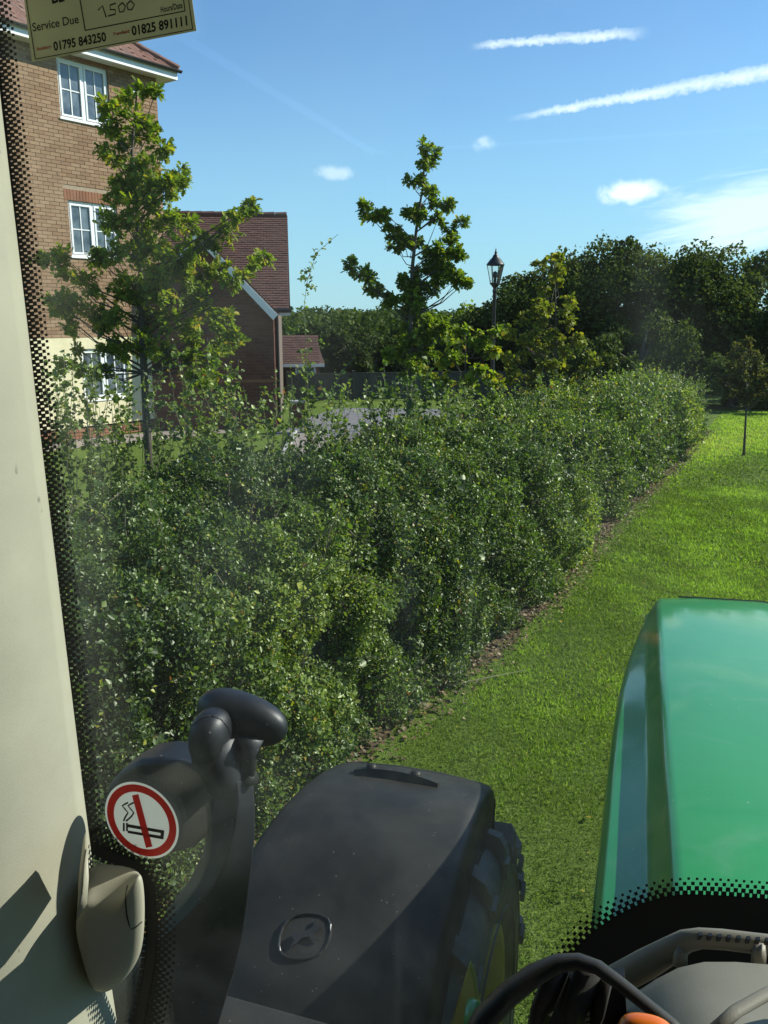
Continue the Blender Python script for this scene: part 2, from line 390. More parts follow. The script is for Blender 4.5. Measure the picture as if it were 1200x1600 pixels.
def h_thick(s): return np.interp(s, [0, 6, 9, 13, HL], [2.5, 2.4, 2.0, 1.75, 1.5])
def h_front(s): return np.interp(s, [0, 8, 12, 16, HL], [1.22, 1.22, 1.22, 1.18, 1.12])
def h_back(s): return np.interp(s, [0, 7, 9.5, 12, 16, HL], [1.5, 1.5, 1.5, 1.48, 1.4, 1.3])
# profile parameter q in 0..1 : 0 lawn foot -> .42 front top -> 1 back top
def hedge_surface(s, q):
    P, t = hb(s); nrm = np.stack([-t[:, 1], t[:, 0]], -1)          # towards the back (left)
    th, hf, hk = h_thick(s), h_front(s), h_back(s)
    kq = .40
    a = np.clip(q / kq, 0, 1); b = np.clip((q - kq) / (1 - kq), 0, 1)
    off = np.where(q < kq, .10 * np.sin(a * np.pi * .5) ** 1.5 + .22 * np.maximum(a - .7, 0) ** 1 , 0) + np.where(q >= kq, .166 + b * (th - .166), 0)
    zz = np.where(q < kq, hf * (a ** 1.0) * (1 - .06 * np.maximum(a - .6, 0)), 0) + np.where(q >= kq, hf * .976 + (hk - hf * .976) * np.sin(b * np.pi * .5), 0)
    XY = P + nrm * off[:, None]
    out = np.where(q < kq, 1.0, 0.0)[:, None] * np.concatenate([-nrm, np.full((len(s), 1), .15)], 1) + np.where(q >= kq, 1.0, 0.0)[:, None] * np.concatenate([-nrm * .25, np.ones((len(s), 1))], 1)
    sm = np.clip(1 - abs(q - kq) / .1, 0, 1)[:, None]
    out = out * (1 - sm) + sm * np.concatenate([-nrm * .7, np.full((len(s), 1), .7)], 1)
    out /= np.linalg.norm(out, axis=1, keepdims=True)
    return np.concatenate([XY, zz[:, None]], 1), out
def hedge_bump(P): return   .09 * vnoise(P * 2.6 * np.array([1, 1, 1.6]), 1) + .105 * vnoise(P * 7.0, 2) + .06 * vnoise(P * 15, 3)
hedge = empty('hedge', (*HB[5], 0)); inv = np.array([HB[5][0], HB[5][1], 0])
tag(hedge, 'long thick mixed hedge of small glossy leaves running beside the lawn', 'hedge')
# woody core (recessed, bumpy, closed)
ns, nq = 150, 22
S, Q = np.meshgrid(np.linspace(.02, HL - .02, ns), np.linspace(0, 1, nq), indexing='ij')
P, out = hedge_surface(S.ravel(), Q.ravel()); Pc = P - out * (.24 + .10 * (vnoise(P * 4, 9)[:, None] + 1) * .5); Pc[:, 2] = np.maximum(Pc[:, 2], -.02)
G = Pc.reshape(ns, nq, 3) - inv
rings = []
for i in range(ns):
    r = [tuple(p) for p in G[i]]; pb, tb = hb(S[i, :1]); nb = np.array([-tb[0, 1], tb[0, 0]]); bk = pb[0] + nb * (h_thick(S[i, 0]) - .12)
    r.append((bk[0] - inv[0], bk[1] - inv[1], 0.0)); rings.append(r)
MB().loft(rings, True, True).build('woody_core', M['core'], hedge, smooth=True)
# leaves
def cam_dist(P): return np.linalg.norm(P - CAM, axis=1)
bag = LeafBag()
def hedge_leaves(s0, s1, n, size, deep=.20, tm=LEAF):
    s = rng.uniform(s0, s1, n); q = rng.uniform(0, 1.02, n); P, out = hedge_surface(s, np.minimum(q, 1))
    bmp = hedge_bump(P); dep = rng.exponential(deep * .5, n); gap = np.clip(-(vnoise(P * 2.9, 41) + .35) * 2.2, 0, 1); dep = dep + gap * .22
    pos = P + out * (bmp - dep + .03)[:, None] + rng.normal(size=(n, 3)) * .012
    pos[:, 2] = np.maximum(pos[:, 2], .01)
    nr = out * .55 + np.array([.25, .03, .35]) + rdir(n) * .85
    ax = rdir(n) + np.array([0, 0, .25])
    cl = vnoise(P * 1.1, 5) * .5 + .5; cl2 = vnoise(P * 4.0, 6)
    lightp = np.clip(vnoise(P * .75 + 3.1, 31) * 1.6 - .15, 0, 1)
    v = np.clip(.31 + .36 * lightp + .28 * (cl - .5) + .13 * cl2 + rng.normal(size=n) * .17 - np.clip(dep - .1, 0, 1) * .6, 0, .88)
    ye = rng.random(n); hot = (vnoise(P * 1.7, 8) > .55)
    v = np.where(ye < np.where(hot, .05, .012), rng.uniform(.88, 1, n), v)
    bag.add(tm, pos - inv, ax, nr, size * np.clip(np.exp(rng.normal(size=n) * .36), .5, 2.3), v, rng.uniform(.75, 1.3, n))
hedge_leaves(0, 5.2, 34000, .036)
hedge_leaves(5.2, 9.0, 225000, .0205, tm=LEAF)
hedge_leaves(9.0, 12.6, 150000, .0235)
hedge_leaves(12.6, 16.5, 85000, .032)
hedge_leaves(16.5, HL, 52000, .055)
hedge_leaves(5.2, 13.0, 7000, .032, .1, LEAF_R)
# hanging and upright sprays so that the outline is ragged
def spray(root, direction, length, nl, lsize, bagx, tw, v0=.5, droop=.25, tm=LEAF, rad=.004, origin=inv):
    root = np.array(root, float); d = np.array(direction, float); d /= np.linalg.norm(d); pts = [root]; p = root.copy()
    m = 7
    for i in range(m):
        d = d + np.array([rng.normal() * .13, rng.normal() * .13, -droop * i / m * .5]); d /= np.linalg.norm(d); p = p + d * length / m; pts.append(p.copy())
    pts = np.array(pts); tw.tube(pts - origin, [rad * (1 - .75 * i / m) for i in range(m + 1)], 4)
    t = rng.uniform(.12, 1, nl); idx = np.minimum((t * m).astype(int), m - 1); fr = (t * m - idx)[:, None]
    pos = pts[idx] * (1 - fr) + pts[idx + 1] * fr; ax = rdir(nl) + (pts[idx + 1] - pts[idx]) / (length / m) * .7
    bagx.add(tm, pos - origin, ax, rdir(nl) * .6 + np.array([.25, -.1, .8]), lsize * rng.uniform(.6, 1.3, nl), np.clip(v0 + rng.normal(size=nl) * .15, 0, 1), rng.uniform(.8, 1.2, nl))
tw = MB()
for k in range(1500):
    s = rng.uniform(4.6, HL); q = rng.choice([rng.uniform(.05, .4), rng.uniform(.36, 1.0)], p=[.3, .7])
    P, out = hedge_surface(np.array([s]), np.array([q])); far_ = np.linalg.norm(P[0] - CAM)
    spray(P[0] - out[0] * .05, out[0] + np.array([0, 0, .5]) + rng.normal(size=3) * .45, rng.choice([rng.uniform(.14, .34), rng.uniform(.3, .62)], p=[.75, .25]), int(rng.integers(9, 20)), .024 if far_ < 9 else .034, bag, tw, rng.uniform(.35, .8))
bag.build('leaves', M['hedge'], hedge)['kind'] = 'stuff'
tw.build('twigs', M['twig'], hedge)['kind'] = 'stuff'

# dead-leaf strip under the hedge, ragged edge
sg = np.linspace(3.5, HL, 220); Pb, tb = hb(sg); nb = np.stack([-tb[:, 1], tb[:, 0]], -1)
wd = .045 + .07 * vnoise(np.concatenate([Pb * 2.2, np.zeros((220, 1))], 1), 4) + .05 * vnoise(np.concatenate([Pb * 9, np.zeros((220, 1))], 1), 12)
mb = MB(); mb.loft([[(*(Pb[i] + nb[i] * .5), .006), (*(Pb[i] - nb[i] * max(wd[i], .02)), .006)] for i in range(220)], False)
mb.build('soil', M['soil'])['kind'] = 'structure'

# ------------------------------------------------------------------ lawn grass (blades)
gb = LeafBag()
def inside_hedge(P):
    d = np.full(len(P), 1e9); side = np.zeros(len(P))
    for i in range(len(HB) - 1):
        a, b_ = HB[i], HB[i + 1]; ab = b_ - a; t = np.clip(((P - a) @ ab) / (ab @ ab), 0, 1); c = a + t[:, None] * ab; dd = np.linalg.norm(P - c, axis=1)
        cr = ab[0] * (P[:, 1] - a[1]) - ab[1] * (P[:, 0] - a[0]); side = np.where(dd < d, cr, side); d = np.minimum(d, dd)
    return np.where(side > 0, -d, d)            # positive on the lawn side
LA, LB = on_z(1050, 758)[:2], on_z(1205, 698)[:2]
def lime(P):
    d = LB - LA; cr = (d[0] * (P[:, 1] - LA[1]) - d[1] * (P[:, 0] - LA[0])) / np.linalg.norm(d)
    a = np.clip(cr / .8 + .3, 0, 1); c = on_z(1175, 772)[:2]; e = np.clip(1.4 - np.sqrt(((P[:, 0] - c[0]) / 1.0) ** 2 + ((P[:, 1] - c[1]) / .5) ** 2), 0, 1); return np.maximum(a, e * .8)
def grass(x0, x1, y0, y1, n, h, wdt):
    P = np.stack([rng.uniform(x0, x1, n), rng.uniform(y0, y1, n)], -1); d = inside_hedge(P)
    keep = (d > .05) & ((d > .22) | (rng.random(n) < .35)); P, d = P[keep], d[keep]
    az = np.arctan2(P[:, 0], P[:, 1]); keep = (az > -.35) & (az < .56); P, d = P[keep], d[keep]; n = len(P)
    P3 = np.concatenate([P, np.zeros((n, 1))], 1)
    ax = np.concatenate([rng.normal(size=(n, 2)) * .62, np.full((n, 1), .8)], 1)
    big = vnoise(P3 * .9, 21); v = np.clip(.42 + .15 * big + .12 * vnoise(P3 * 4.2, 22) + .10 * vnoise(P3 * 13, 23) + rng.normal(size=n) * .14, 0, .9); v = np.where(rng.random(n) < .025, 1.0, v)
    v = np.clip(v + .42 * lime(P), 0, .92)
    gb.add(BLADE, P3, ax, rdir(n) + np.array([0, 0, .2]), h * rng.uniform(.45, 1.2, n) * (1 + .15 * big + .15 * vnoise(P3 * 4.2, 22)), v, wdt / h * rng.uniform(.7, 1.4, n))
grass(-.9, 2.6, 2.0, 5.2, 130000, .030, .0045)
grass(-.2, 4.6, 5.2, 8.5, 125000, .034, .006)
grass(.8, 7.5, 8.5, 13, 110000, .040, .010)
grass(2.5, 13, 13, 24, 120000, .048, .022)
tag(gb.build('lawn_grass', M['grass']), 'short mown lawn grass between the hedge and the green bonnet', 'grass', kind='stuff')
# clover / daisy leaf litter
fl = LeafBag(); n = 420
P = np.stack([rng.uniform(-.3, 5.5, n), rng.uniform(2.6, 12.5, n)], -1); P = P[inside_hedge(P) > .12]; n = len(P); P3 = np.concatenate([P, np.full((n, 1), .03)], 1)
fl.add(LEAF_R, P3, rdir(n) * np.array([1, 1, .2]), np.array([0, 0, 1.]) + rdir(n) * .4, rng.uniform(.015, .035, n), rng.uniform(.3, 1, n))
tag(fl.build('fallen_leaves', M['yellow']), 'scattered pale fallen leaves lying on the lawn', 'leaves', kind='stuff')
dl_ = LeafBag(); n = 5200; s_ = rng.uniform(4, HL, n); Pq, tq = hb(s_); nq_ = np.stack([-tq[:, 1], tq[:, 0]], -1); of = np.abs(rng.normal(size=n)) * .13 - .03
P3 = np.concatenate([Pq - nq_ * of[:, None], rng.uniform(.008, .03, (n, 1))], 1)
dl_.add(LEAF_R, P3, rdir(n) * np.array([1, 1, .25]), np.array([0, 0, 1.]) + rdir(n) * .5, rng.uniform(.018, .04, n), rng.uniform(0, 1, n))
M['dead'] = leafmat('dead_leaf', [(0, (.05, .03, .015)), (.6, (.14, .08, .035)), (1, (.26, .17, .08))], .15, .6)
tag(dl_.build('dead_leaves', M['dead']), 'brown dead leaves strewn along the foot of the hedge', 'leaves', kind='stuff')
st = MB(); st.tube([on_z(700, 1073, .03), on_z(735, 1064, .05), on_z(775, 1056, .05), on_z(822, 1047, .03)], [.004, .005, .004, .002], 5)
tag(st.build('dry_stalk', M['stem']), 'long pale dry stalk lying on the grass near the hedge foot', 'stalk')

# ------------------------------------------------------------------ house one: tall, buff brick over cream render
u_ax = R(53)
h1 = empty('brick_house', (-5.17, 20.51, 0), u_ax)
tag(h1, 'three storey buff brick house with cream rendered ground floor and white windows', 'house')
WINS = [(-2.50, -1.28, 6.68, 7.84), (-2.50, -1.28, 3.93, 5.07), (-2.50, -1.28, .85, 1.98)]
U0 = -9.5; EAVE = 7.95; REND = 2.22
def wall_with_holes(mb, u0, u1, z0, z1, holes, y, reveal):
    us = sorted({u0, u1, *[h for w_ in holes for h in w_[:2]]}); zs = sorted({z0, z1, *[min(max(h, z0), z1) for w_ in holes for h in w_[2:]]})
    for a, b_ in zip(us[:-1], us[1:]):
        for c, d in zip(zs[:-1], zs[1:]):
            if any(w_[0] <= a and b_ <= w_[1] and w_[2] <= c and d <= w_[3] for w_ in holes): continue
            mb.add([(a, y, c), (b_, y, c), (b_, y, d), (a, y, d)], [(0, 1, 2, 3)])
    for a, b_, c, d in holes:
        for q in (((a, c), (b_, c)), ((b_, c), (b_, d)), ((b_, d), (a, d)), ((a, d), (a, c))):
            mb.add([(q[0][0], y, q[0][1]), (q[1][0], y, q[1][1]), (q[1][0], y + reveal, q[1][1]), (q[0][0], y + reveal, q[0][1])], [(0, 1, 2, 3)])
mb = MB(); wall_with_holes(mb, U0, 0, REND, EAVE, WINS[:2], .012, .1)
mb.add([(0, .012, REND), (0, 8, REND), (0, 8, EAVE), (0, .012, EAVE)], [(0, 1, 2, 3)])
wall1 = mb.build('wall', M['mortar'], h1)
mb = MB(); wall_with_holes(mb, U0, .012, .28, REND, WINS[2:], -.012, .13); mb.add([(.012, -.012, .28), (.012, 8, .28), (.012, 8, REND), (.012, -.012, REND)], [(0, 1, 2, 3)])
mb.add([(U0, -.012, REND), (.012, -.012, REND), (.012, .02, REND), (U0, .02, REND)], [(0, 1, 2, 3)])
mb.build('rendered_wall', M['render'], h1)
# bricks
BW, BH, J = .215, .065, .010
bm_ = MB().box(-BW / 2, BW / 2, 0, .05, 0, BH); brick_me = bm_.mesh('brick'); brick_me.materials.append(M['brick'])
half_me = MB().box(-.051, .051, 0, .05, 0, BH).mesh('half_brick'); half_me.materials.append(M['brick'])
c53, s53 = math.cos(u_ax), math.sin(u_ax)
def h1_world(u, y, z_): return np.array([-5.17 + u * c53 - y * s53, 20.51 + u * s53 + y * c53, z_])
def to_px(P):
    v = P - CAM; d = v[1] * math.cos(PITCH) - v[2] * math.sin(PITCH); u = v[1] * math.sin(PITCH) + v[2] * math.cos(PITCH); return 600 + FPX * v[0] / d, 800 - FPX * u / d
bricks = []
row = 0; z_ = REND + .012
while z_ + BH < EAVE - .01:
    off = 0 if row % 2 == 0 else (BW + J) / 2
    u = -.004 - BW / 2 - off
    if off: bricks.append((-.004 - .051, z_, True))
    while u > -6.2:
        if not any(w_[0] - BW / 2 < u < w_[1] + BW / 2 and w_[2] - BH < z_ < w_[3] + (.24 if True else 0) for w_ in WINS[:2]): bricks.append((u, z_, False))
        u -= BW + J
    for w_ in WINS[:2]:                                  # closers beside the openings
        if w_[2] - BH < z_ < w_[3] + .23:
            for side in (-1, 1):
                edge = w_[0] if side < 0 else w_[1]
                k = round((-.004 - BW / 2 - off - edge) / (BW + J))
                cand = [-.004 - BW / 2 - off - j * (BW + J) for j in range(k - 2, k + 3)]
                if side < 0: c = max([x for x in cand if x <= w_[0] - BW / 2], default=None); gap = (c + BW / 2 + J, w_[0])
                else: c = min([x for x in cand if x >= w_[1] + BW / 2], default=None); gap = (w_[1], c - BW / 2 - J)
                if gap[1] - gap[0] > .03: bricks.append((gap, z_, None))
    z_ += BH + J; row += 1
score = []
for i, (u, zz, k) in enumerate(bricks):
    if k is not False: score.append(-1); continue
    x_, y_ = to_px(h1_world(u, 0, zz)); vis = (25 + y_ * .06 < x_ < 175 or x_ < 240 and y_ > 330 and x_ < 110) and 110 < y_ < 520
    score.append(1.0 / np.linalg.norm(h1_world(u, 0, zz) - CAM) if vis else -1)
top = set(np.argsort(score)[::-1][:300].tolist())
rest = MB(); g2 = np.random.default_rng(3)
for i, (u, zz, k) in enumerate(bricks):
    dy = g2.normal() * .0022
    if i in top:
        b_ = bpy.data.objects.new('brick', brick_me); col.objects.link(b_); b_.parent = wall1; b_.location = (u, dy, zz)
    elif k is None: rest.box(u[0], u[1], dy, .05, zz, zz + BH)
    elif k: rest.box(u - .051, u + .051, dy, .05, zz, zz + BH)
    else: rest.box(u - BW / 2, u + BW / 2, dy, .05, zz, zz + BH)
zz = REND + .012; row = 0                                # far left and return side: same bonding, joined
while zz + BH < EAVE - .01:
    y = .02 + (0 if row % 2 else .11)
    while y < 7.8: rest.box(-.04, .004 + g2.normal() * .001, y, y + BW, zz, zz + BH); y += BW + J
    u = -6.4 - (.11 if row % 2 else 0)
    while u > U0 + .2: rest.box(u - BW / 2, u + BW / 2, g2.normal() * .002, .05, zz, zz + BH); u -= BW + J
    zz += BH + J; row += 1
rest.build('brickwork', M['brick'], wall1)['kind'] = 'stuff'
sol_me = MB().box(0, BH, 0, .05, 0, .215).mesh('soldier_brick'); sol_me.materials.append(M['soldier'])
for w_ in WINS[:2]:
    u = w_[0] - .08
    while u < w_[1] + .02:
        b_ = bpy.data.objects.new('soldier_brick', sol_me); col.objects.link(b_); b_.parent = wall1; b_.location = (u, -.003 + g2.normal() * .0015, w_[3] + .005); u += BH + J
pl = MB()
for k in range(3):
    u = -.02
    while u > U0: pl.box(u - BW, u, -.03 + g2.normal() * .002, .1, .02 + k * .075, .085 + k * .075); u -= BW + J
pl.build('brick_plinth', M['soldier'], h1)
def window(parent, u0, u1, z0, z1, y, curtain=True):
    f = MB(); fr = .055
    f.box(u0, u1, y, y + .06, z1 - fr, z1); f.box(u0, u1, y, y + .06, z0, z0 + fr); f.box(u0, u0 + fr, y, y + .06, z0 + fr, z1 - fr); f.box(u1 - fr, u1, y, y + .06, z0 + fr, z1 - fr)
    um = (u0 + u1) / 2; f.box(um - .035, um + .035, y + .002, y + .06, z0 + fr, z1 - fr)
    win = f.build('window', M['upvc'], parent, bevel=.006)
    for a, b_ in ((u0 + fr, um - .035), (um + .035, u1 - fr)):
        s_ = MB(); q = .04
        s_.box(a, b_, y - .014, y + .04, z1 - fr - q, z1 - fr); s_.box(a, b_, y - .014, y + .04, z0 + fr, z0 + fr + q)
        s_.box(a, a + q, y - .014, y + .04, z0 + fr + q, z1 - fr - q); s_.box(b_ - q, b_, y - .014, y + .04, z0 + fr + q, z1 - fr - q)
        s_.build('sash', M['upvc'], win, bevel=.004)
        am, zm = (a + b_) / 2, z0 + (z1 - z0) * .5
        MB().box(am - .011, am + .011, y + .004, y + .03, z0 + fr + q, z1 - fr - q).build('glazing_bar', M['upvc'], win)
        MB().box(a + q, b_ - q, y + .006, y + .028, zm - .011, zm + .011).build('glazing_bar', M['upvc'], win)
        for (x0, x1) in ((a + q, am - .011), (am + .011, b_ - q)):
            for (c, d) in ((z0 + fr + q, zm - .011), (zm + .011, z1 - fr - q)):
                MB().box(x0, x1, y + .02, y + .026, c, d).build('pane', M['pane'], win)
    MB().box(u0 - .04, u1 + .04, y - .09, y + .02, z0 - .035, z0 - .003).build('sill', M['upvc'], win, bevel=.006)
for w_ in WINS: window(h1, *w_, .055)
# eaves, fascia, gutter, hipped tiled roof
OV = .34
mb = MB(); mb.box(U0, OV - .02, -OV + .02, 0.0, EAVE - .02, EAVE - .005); mb.box(.0, OV - .02, .0, 7.8, EAVE - .02, EAVE - .005); mb.build('soffit', M['upvc'], h1)
mb = MB(); mb.box(U0, OV, -OV, -OV + .018, EAVE - .035, EAVE + .17); mb.box(OV - .018, OV, -OV + .02, 7.8, EAVE - .034, EAVE + .17); mb.build('fascia', M['upvc'], h1, bevel=.004)
g = MB(); gr = .055
for seg_ in range(6):
    a0, a1 = math.pi + seg_ * math.pi / 6, math.pi + (seg_ + 1) * math.pi / 6
    y0_, z0_, y1_, z1_ = math.cos(a0) * gr, math.sin(a0) * gr, math.cos(a1) * gr, math.sin(a1) * gr
    g.add([(U0, -OV - gr + y0_, EAVE + .16 + z0_), (OV + .06, -OV - gr + y0_, EAVE + .16 + z0_), (OV + .06, -OV - gr + y1_, EAVE + .16 + z1_), (U0, -OV - gr + y1_, EAVE + .16 + z1_)], [(0, 1, 2, 3)])
gut = g.build('gutter', M['gutter'], h1); sm = gut.modifiers.new('thickness', 'SOLIDIFY'); sm.thickness = .006
pt = math.tan(R(35)); RH = 3.6
rb = MB(); e = OV + .02; z0_ = EAVE + .15
rb.add([(U0, -e, z0_), (e, -e, z0_), (e, 7.8, z0_), (U0, 7.8, z0_), (U0, RH, z0_ + (RH + e) * pt), (e - (RH + e), RH, z0_ + (RH + e) * pt)], [(0, 1, 5, 4), (1, 2, 5), (2, 3, 4, 5)])
roof1 = rb.build('roof', M['tile'], h1)
tm = MB(); tp = []
for j in range(7):                                       # gently rolled interlocking tile
    x_ = -.15 + .3 * j / 6; tp.append((x_, .022 * math.cos(j / 6 * 2 * math.pi) + .018))
sl = (math.cos(R(33)), math.sin(R(33)))
tm.loft([[(x_, 0, 0 + h_) for x_, h_ in tp] + [(x_, 0, h_ - .02) for x_, h_ in tp[::-1]], [(x_, .36 * sl[0], .36 * sl[1] + h_ + .002) for x_, h_ in tp] + [(x_, .36 * sl[0], .36 * sl[1] + h_ - .018) for x_, h_ in tp[::-1]]], True, True)
tile_me = tm.mesh('tile'); tile_me.materials.append(M['tile'])
cnt = 0
for r_ in range(12):
    yy = -e - .03 + r_ * .27 * math.cos(R(35)); zz = z0_ + (yy + e) * pt + .03
    u = (e - .02) - max(0, (yy + e)) - .15
    while u > -4.6 + r_ * .12 and cnt < 260:
        t_ = bpy.data.objects.new('tile', tile_me); col.objects.link(t_); t_.parent = roof1; t_.location = (u, yy, zz + g2.normal() * .003); u -= .3; cnt += 1
hip = MB()
for r_ in range(11):
    p0 = Vector((e, -e, z0_ + .05)) + Vector((-1, 1, pt)) * (r_ * .28); p1 = p0 + Vector((-1, 1, pt)) * .31
    hip.tube([p0, p1], [.085, .075], 8)
hip.build('hip_tiles', M['tile'], roof1)
rl = MB(); rl.lathe([(0.001, -.008), (.05, -.008), (.055, 0), (.055, .01)], 16, 'z'); v_ = rl.build('vent_cover', M['upvc'], h1); v_.rotation_euler = (R(90), 0, 0); v_.location = (-.62, -.006, 7.55)

# ------------------------------------------------------------------ house two: low red brick house, steep tiled roof, gabled wing
h2 = empty('tiled_house', (-2.36, 21.2, 0), R(6))
tag(h2, 'low dark red brick house with steep tiled roof and white bargeboard', 'house')
E2, RZ = 2.86, 5.42; DEP = 3.1; WL = -8.0
def bricks_on(mb, x0, x1, z0, ztop, y, dirx=True, seed=1):
    g = np.random.default_rng(seed); r_ = 0; zz = z0
    while True:
        x = x0 - (0 if r_ % 2 else .1125); any_ = False
        while x < x1:
            a, b_ = max(x, x0), min(x + BW, x1)
            if b_ - a > .03:
                lim = min(ztop(a), ztop(b_))
                if zz + BH < lim:
                    any_ = True; d = g.normal() * .002
                    mb.box(a, b_, y - .008 + d, y + .03, zz, zz + BH) if dirx else mb.box(y - .03, y + .008 + d, a, b_, zz, zz + BH)
            x += BW + J
        zz += BH + J; r_ += 1
        if not any_: break
w2 = MB(); w2.box(WL, -.28, .05, 2 * DEP - .3, 0, E2)
GX0, GX1, GY = -3.75, -.38, -.85; GA = (GX0 + GX1) / 2; GZ = E2 + (GX1 - GA) * 1.02
w2.add([(GX0, GY, 0), (GX1, GY, 0), (GX1, GY, E2 - .1), (GA, GY, GZ - .1), (GX0, GY, E2 - .1), (GX0, .1, 0), (GX1, .1, 0), (GX1, .1, E2 - .1), (GA, .1, GZ - .1), (GX0, .1, E2 - .1)],
       [(0, 1, 2, 3, 4), (1, 6, 7, 2), (0, 4, 9, 5)])
w2.add([(-.28, .05, E2), (-.28, 2 * DEP - .3, E2), (-.28, DEP, RZ - .15)], [(0, 1, 2)])
wall2 = w2.build('wall', M['mortar2'], h2)
bw = MB(); bricks_on(bw, GX0, GX1, .02, lambda x: E2 - .12 + max(0, min(x - GX0, GX1 - x)) * 1.02, GY, seed=2)
bricks_on(bw, GX1 + .02, -.28, .02, lambda x: E2 - .05, .05, seed=3); bricks_on(bw, GY, .05, .02, lambda x: E2 - .1, GX1, False, 4)
bw.build('brickwork', M['redbrick'], wall2)['kind'] = 'stuff'
def roof_plane(mb, org, ax, up, w_, L, gauge=.10, tw_=.165, seed=0, trim=None):
    """plain tiles: org eave corner, ax along eave, up the slope"""
    g = np.random.default_rng(seed); org, ax, up = Vector(org), Vector(ax).normalized(), Vector(up).normalized(); n = ax.cross(up).normalized()
    for r_ in range(int(L / gauge)):
        x = -(tw_ / 2 if r_ % 2 else 0)
        while x < w_:
            a, b_ = max(x, 0) + .003, min(x + tw_, w_) - .003
            if b_ - a > .02 and (trim is None or trim((a + b_) / 2, r_ * gauge)):
                p = org + up * (r_ * gauge) ; l = n * (.026 + g.normal() * .003); q = up * (gauge * 1.35)
                mb.add([p + ax * a + l, p + ax * b_ + l, p + ax * b_ + q + n * .008, p + ax * a + q + n * .008, p + ax * a + l - n * .016, p + ax * b_ + l - n * .016], [(0, 1, 2, 3), (4, 5, 1, 0)])
            x += tw_
sl_len = math.hypot(DEP + .2, RZ - E2 + .05); up_v = (0, DEP + .2, RZ - E2 + .05)
rb = MB(); rb.add([(WL, -.2, E2 - .05), (0, -.2, E2 - .05), (0, DEP, RZ), (WL, DEP, RZ), (WL, 2 * DEP + .2, E2 - .05), (0, 2 * DEP + .2, E2 - .05)], [(0, 1, 2, 3), (3, 2, 5, 4)])
roof2 = rb.build('roof', M['tile2'], h2); sm = roof2.modifiers.new('thickness', 'SOLIDIFY'); sm.thickness = .05; sm.offset = -1
rt = MB(); roof_plane(rt, (-5.6, -.2, E2 - .05), (1, 0, 0), up_v, 5.6, sl_len, seed=5)
gup = Vector((-1, 0, 1.02)); gl = (GX1 - GA + .12) * math.sqrt(1 + 1.02 ** 2)
GB = GY - .1
rt.build('roof_tiles', M['tile2'], roof2)['kind'] = 'stuff'
mb = MB(); ez = E2 - .12
mb.add([(GX1 + .12, GB, ez), (GX1 + .12, 2.2, ez), (GA, 2.2, GZ + .02), (GA, GB, GZ + .02), (GX0 - .12, GB, ez), (GX0 - .12, 2.2, ez)], [(0, 1, 2, 3), (3, 2, 5, 4)])
wing = mb.build('wing_roof', M['tile2'], h2); sm = wing.modifiers.new('thickness', 'SOLIDIFY'); sm.thickness = .05; sm.offset = -1
wt = MB(); roof_plane(wt, (GX1 + .12, GB, ez), (0, 1, 0), gup, 2.6, gl, seed=6); roof_plane(wt, (GX0 - .12, 1.6, ez), (0, -1, 0), (1, 0, 1.02), 2.5, gl, seed=7)
wt.build('roof_tiles', M['tile2'], wing)['kind'] = 'stuff'
for s_, x_ in ((1, GX1 + .12), (-1, GX0 - .12)):
    a = Vector((x_, GB - .012, ez - .02)); b_ = Vector((GA, GB - .012, GZ)); d = (b_ - a).normalized(); n = Vector((0, 0, -.17))
    MB().prism([a, b_, b_ + n, a + n + Vector((-s_ * .12, 0, .05))], (0, -.025, 0)).build('bargeboard', M['upvc'], h2, bevel=.004)
rg = MB()
for k in range(17): rg.tube([(-.02 - k * .33, DEP, RZ + .01), (-.34 - k * .33, DEP, RZ + .005)], [.10, .092], 8)
rg.build('ridge_tiles', M['tile2'], roof2)
MB().box(GX1 + .03, .03, -.24, -.2, E2 - .15, E2 - .04).build('fascia', M['upvc'], h2)
MB().tube([(GX1 + .02, -.27, E2 - .03), (.05, -.27, E2 - .03)], .055, 8).build('gutter', M['gutter'], h2)
MB().tube([(GX1 + .07, -.26, E2 - .08), (GX1 + .08, -.02, E2 - .35), (GX1 + .08, -.02, .05)], .036, 8).build('downpipe', M['gutter'], h2)
MB().box(GX0 - .01, GX1 + .012, GY - .012, GY + .02, 1.13, 1.2).build('string_course', M['soldier'], h2)

# low garage beyond
h3 = empty('garage', (-2.55, 27.4, 0), R(6)); tag(h3, 'low brick garage with red tiled roof beyond the tiled house corner', 'garage')
w3 = MB(); w3.box(-2.0, .45, 0, 3, 0, 1.25); w3.build('wall', M['redbrick'], h3)
r3 = MB(); r3.add([(-2.2, -.2, 1.22), (.6, -.2, 1.22), (.35, 1.2, 2.1), (-2.2, 1.2, 2.1), (-2.2, 3.2, 1.22), (.6, 3.2, 1.22)], [(0, 1, 2, 3), (3, 2, 5, 4), (1, 5, 2)]); rr = r3.build('roof', M['tile2'], h3)
rt = MB(); roof_plane(rt, (-1.4, -.2, 1.22), (1, 0, 0), (0, 1.4, .88), 1.85, 1.6, seed=9); rt.build('roof_tiles', M['tile2'], rr)['kind'] = 'stuff'
MB().box(-2.2, .6, -.24, -.2, 1.12, 1.22).build('fascia', M['upvc'], h3)
mb = MB(); mb.box(-.35, .32, -.05, 0, .06, .12); mb.box(-.35, -.28, -.05, 0, .12, 1.08); mb.box(.25, .32, -.05, 0, .12, 1.08); mb.box(-.35, .32, -.05, 0, 1.08, 1.13); gd = mb.build('door_frame', M['upvc'], h3)
MB().box(-.28, .25, -.03, -.005, .12, 1.08).build('pane', M['pane'], gd)
